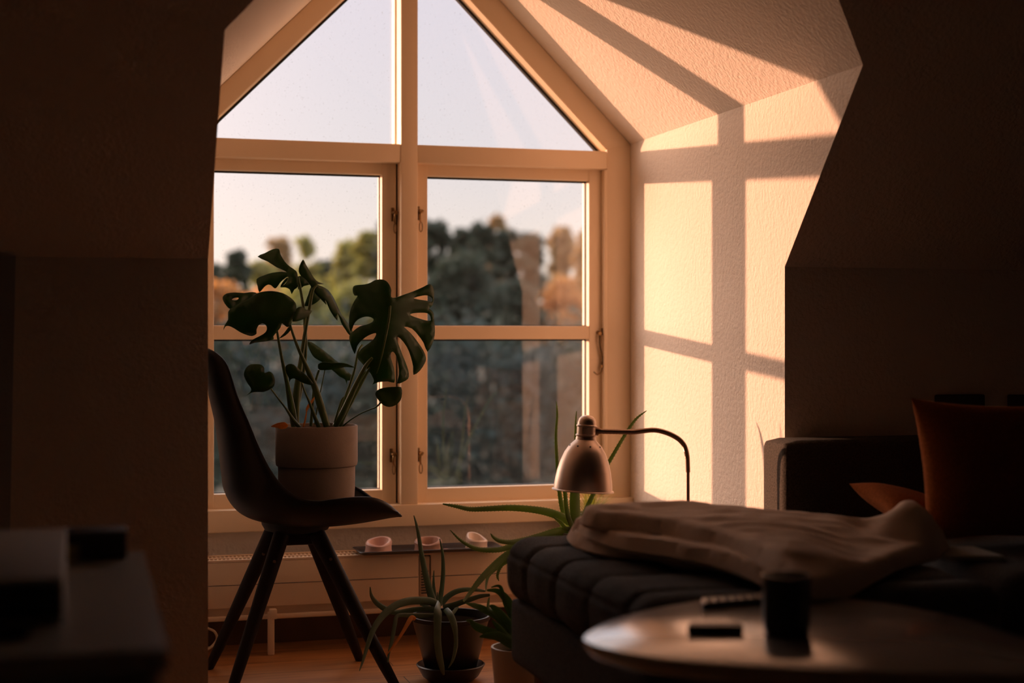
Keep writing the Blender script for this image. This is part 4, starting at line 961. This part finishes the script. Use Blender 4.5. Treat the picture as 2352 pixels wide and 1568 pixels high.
# ================================================================= OUTSIDE
GZ = -3.6
struct('floor_ground', slab(NB(), [(-300, 8, GZ), (300, 8, GZ), (300, 600, GZ+1), (-300, 600, GZ+1)], (0, 0, -.5)), 'ground')
def foliage(bm, blobs, n, sz, r):
    tot = sum(b[3]*b[3] for b in blobs)
    for (x, y, z, R_, sq) in blobs:
        for i in range(int(n*R_*R_/tot)):
            p = Vector((r.gauss(0, .55), r.gauss(0, .55), r.gauss(0, .55)))
            c = Vector((x+p.x*R_, y+p.y*R_, z+p.z*R_*sq)); s = sz*r.uniform(.5, 1.3)
            a = Vector((r.gauss(0, 1), r.gauss(0, 1), r.gauss(0, 1))).normalized(); b = a.orthogonal().normalized()
            bm.faces.new([bm.verts.new(c+a*s), bm.verts.new(c+b*s*.7), bm.verts.new(c-a*s), bm.verts.new(c-b*s*.7)])
def tree(u, vt, hw, Y, m, label, n=5200, seed=0, thin=1.0, group='trees beyond the meadow', vb=None):
    r = random.Random(seed*31+5); top = PY(u, vt, Y); R_ = hw/F*Y*1.0; base = Vector((top.x, Y, GZ+Y/600))
    zlow = PY(u, vb or 790, Y).z
    t = thing('tree', base, label, 'tree', group)
    bm = NB(); tube(bm, smoothpath([base, base.lerp(top, .4)+Vector((.2, 0, 0)), base.lerp(top, .85)], 4), [.22, .14, .05], 8)
    for k in range(5):
        a = r.uniform(0, 6.28); p0 = base.lerp(top, r.uniform(.35, .7)); tube(bm, [p0, p0+Vector((cos(a)*R_*.6, sin(a)*R_*.6, R_*.5))], [.07, .02], 6)
    obj('trunk', bm, 'bark', t)
    blobs = []
    for k in range(70):
        f = r.random(); zz = zlow+(top.z-zlow)*f; w = R_*(1.1-.75*f*f); br = R_*r.uniform(.10, .26)
        blobs.append((top.x+r.uniform(-1, 1)*w*.7, Y+r.uniform(-.6, .6)*w, min(zz, top.z-br*r.uniform(.4, 1.6)), br, .85))
    for k in range(9): blobs.append((top.x+r.uniform(-.6, .6)*R_*(.3+.09*k), Y+r.uniform(-.3, .3)*R_, top.z-R_*(.10+.09*k), R_*r.uniform(.08, .17), 1))
    bm = NB(); foliage(bm, blobs, int(n*thin*1.3), .12*Y/60, r)
    o = obj('foliage', bm, m, t, smooth=False); o['kind'] = 'stuff'
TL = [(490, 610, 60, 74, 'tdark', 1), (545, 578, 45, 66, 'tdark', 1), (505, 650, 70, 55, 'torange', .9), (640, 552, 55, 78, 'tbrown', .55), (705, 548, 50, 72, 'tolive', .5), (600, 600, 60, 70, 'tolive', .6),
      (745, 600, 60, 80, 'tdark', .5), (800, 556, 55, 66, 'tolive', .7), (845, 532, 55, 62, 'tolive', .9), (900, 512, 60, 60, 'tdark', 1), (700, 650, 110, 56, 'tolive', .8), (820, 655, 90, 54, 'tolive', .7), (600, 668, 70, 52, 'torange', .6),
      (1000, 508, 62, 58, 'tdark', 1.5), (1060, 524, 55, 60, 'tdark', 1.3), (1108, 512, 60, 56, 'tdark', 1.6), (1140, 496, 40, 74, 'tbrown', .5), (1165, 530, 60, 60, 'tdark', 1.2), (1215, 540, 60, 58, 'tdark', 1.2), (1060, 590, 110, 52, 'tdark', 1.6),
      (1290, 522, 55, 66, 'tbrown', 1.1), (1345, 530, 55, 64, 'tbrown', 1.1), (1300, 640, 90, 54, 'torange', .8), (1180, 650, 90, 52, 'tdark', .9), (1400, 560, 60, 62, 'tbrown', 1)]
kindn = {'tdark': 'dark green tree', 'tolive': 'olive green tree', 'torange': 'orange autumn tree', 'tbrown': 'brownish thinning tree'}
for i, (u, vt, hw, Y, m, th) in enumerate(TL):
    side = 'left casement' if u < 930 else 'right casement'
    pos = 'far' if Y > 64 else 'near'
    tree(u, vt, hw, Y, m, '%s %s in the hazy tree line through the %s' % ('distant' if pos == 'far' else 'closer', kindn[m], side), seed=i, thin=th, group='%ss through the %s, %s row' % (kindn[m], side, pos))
# shrub belts and reeds below the trees
r = random.Random(99)
for i, u in enumerate(range(430, 1500, 78)):
    Y = (40.5, 46.5)[i % 2]+r.uniform(-.5, .5); p = PY(u, 752+r.uniform(-14, 14), Y); R_ = 1.5
    bm = NB(); zz = GZ+.5; bl_ = []
    while zz < p.z-.4: bl_.append((p.x+r.uniform(-.6, .6), Y+r.uniform(-.4, .4), zz, 1.05, .8)); zz += .62
    foliage(bm, bl_, 1700, .13, r)
    o = obj('shrub', bm, 'reed' if i % 3 else 'tdark', loc=(p.x, Y, GZ+Y/600), smooth=False)
    tag(o, 'hazy %s shrub in the belt below the trees, through the %s casement' % ('tan and green' if i % 3 else 'dark green', 'left' if u < 930 else 'right'), 'shrub', 'shrub belt %s %s' % ('left' if u < 930 else 'right', 'tan' if i % 3 else 'dark'))
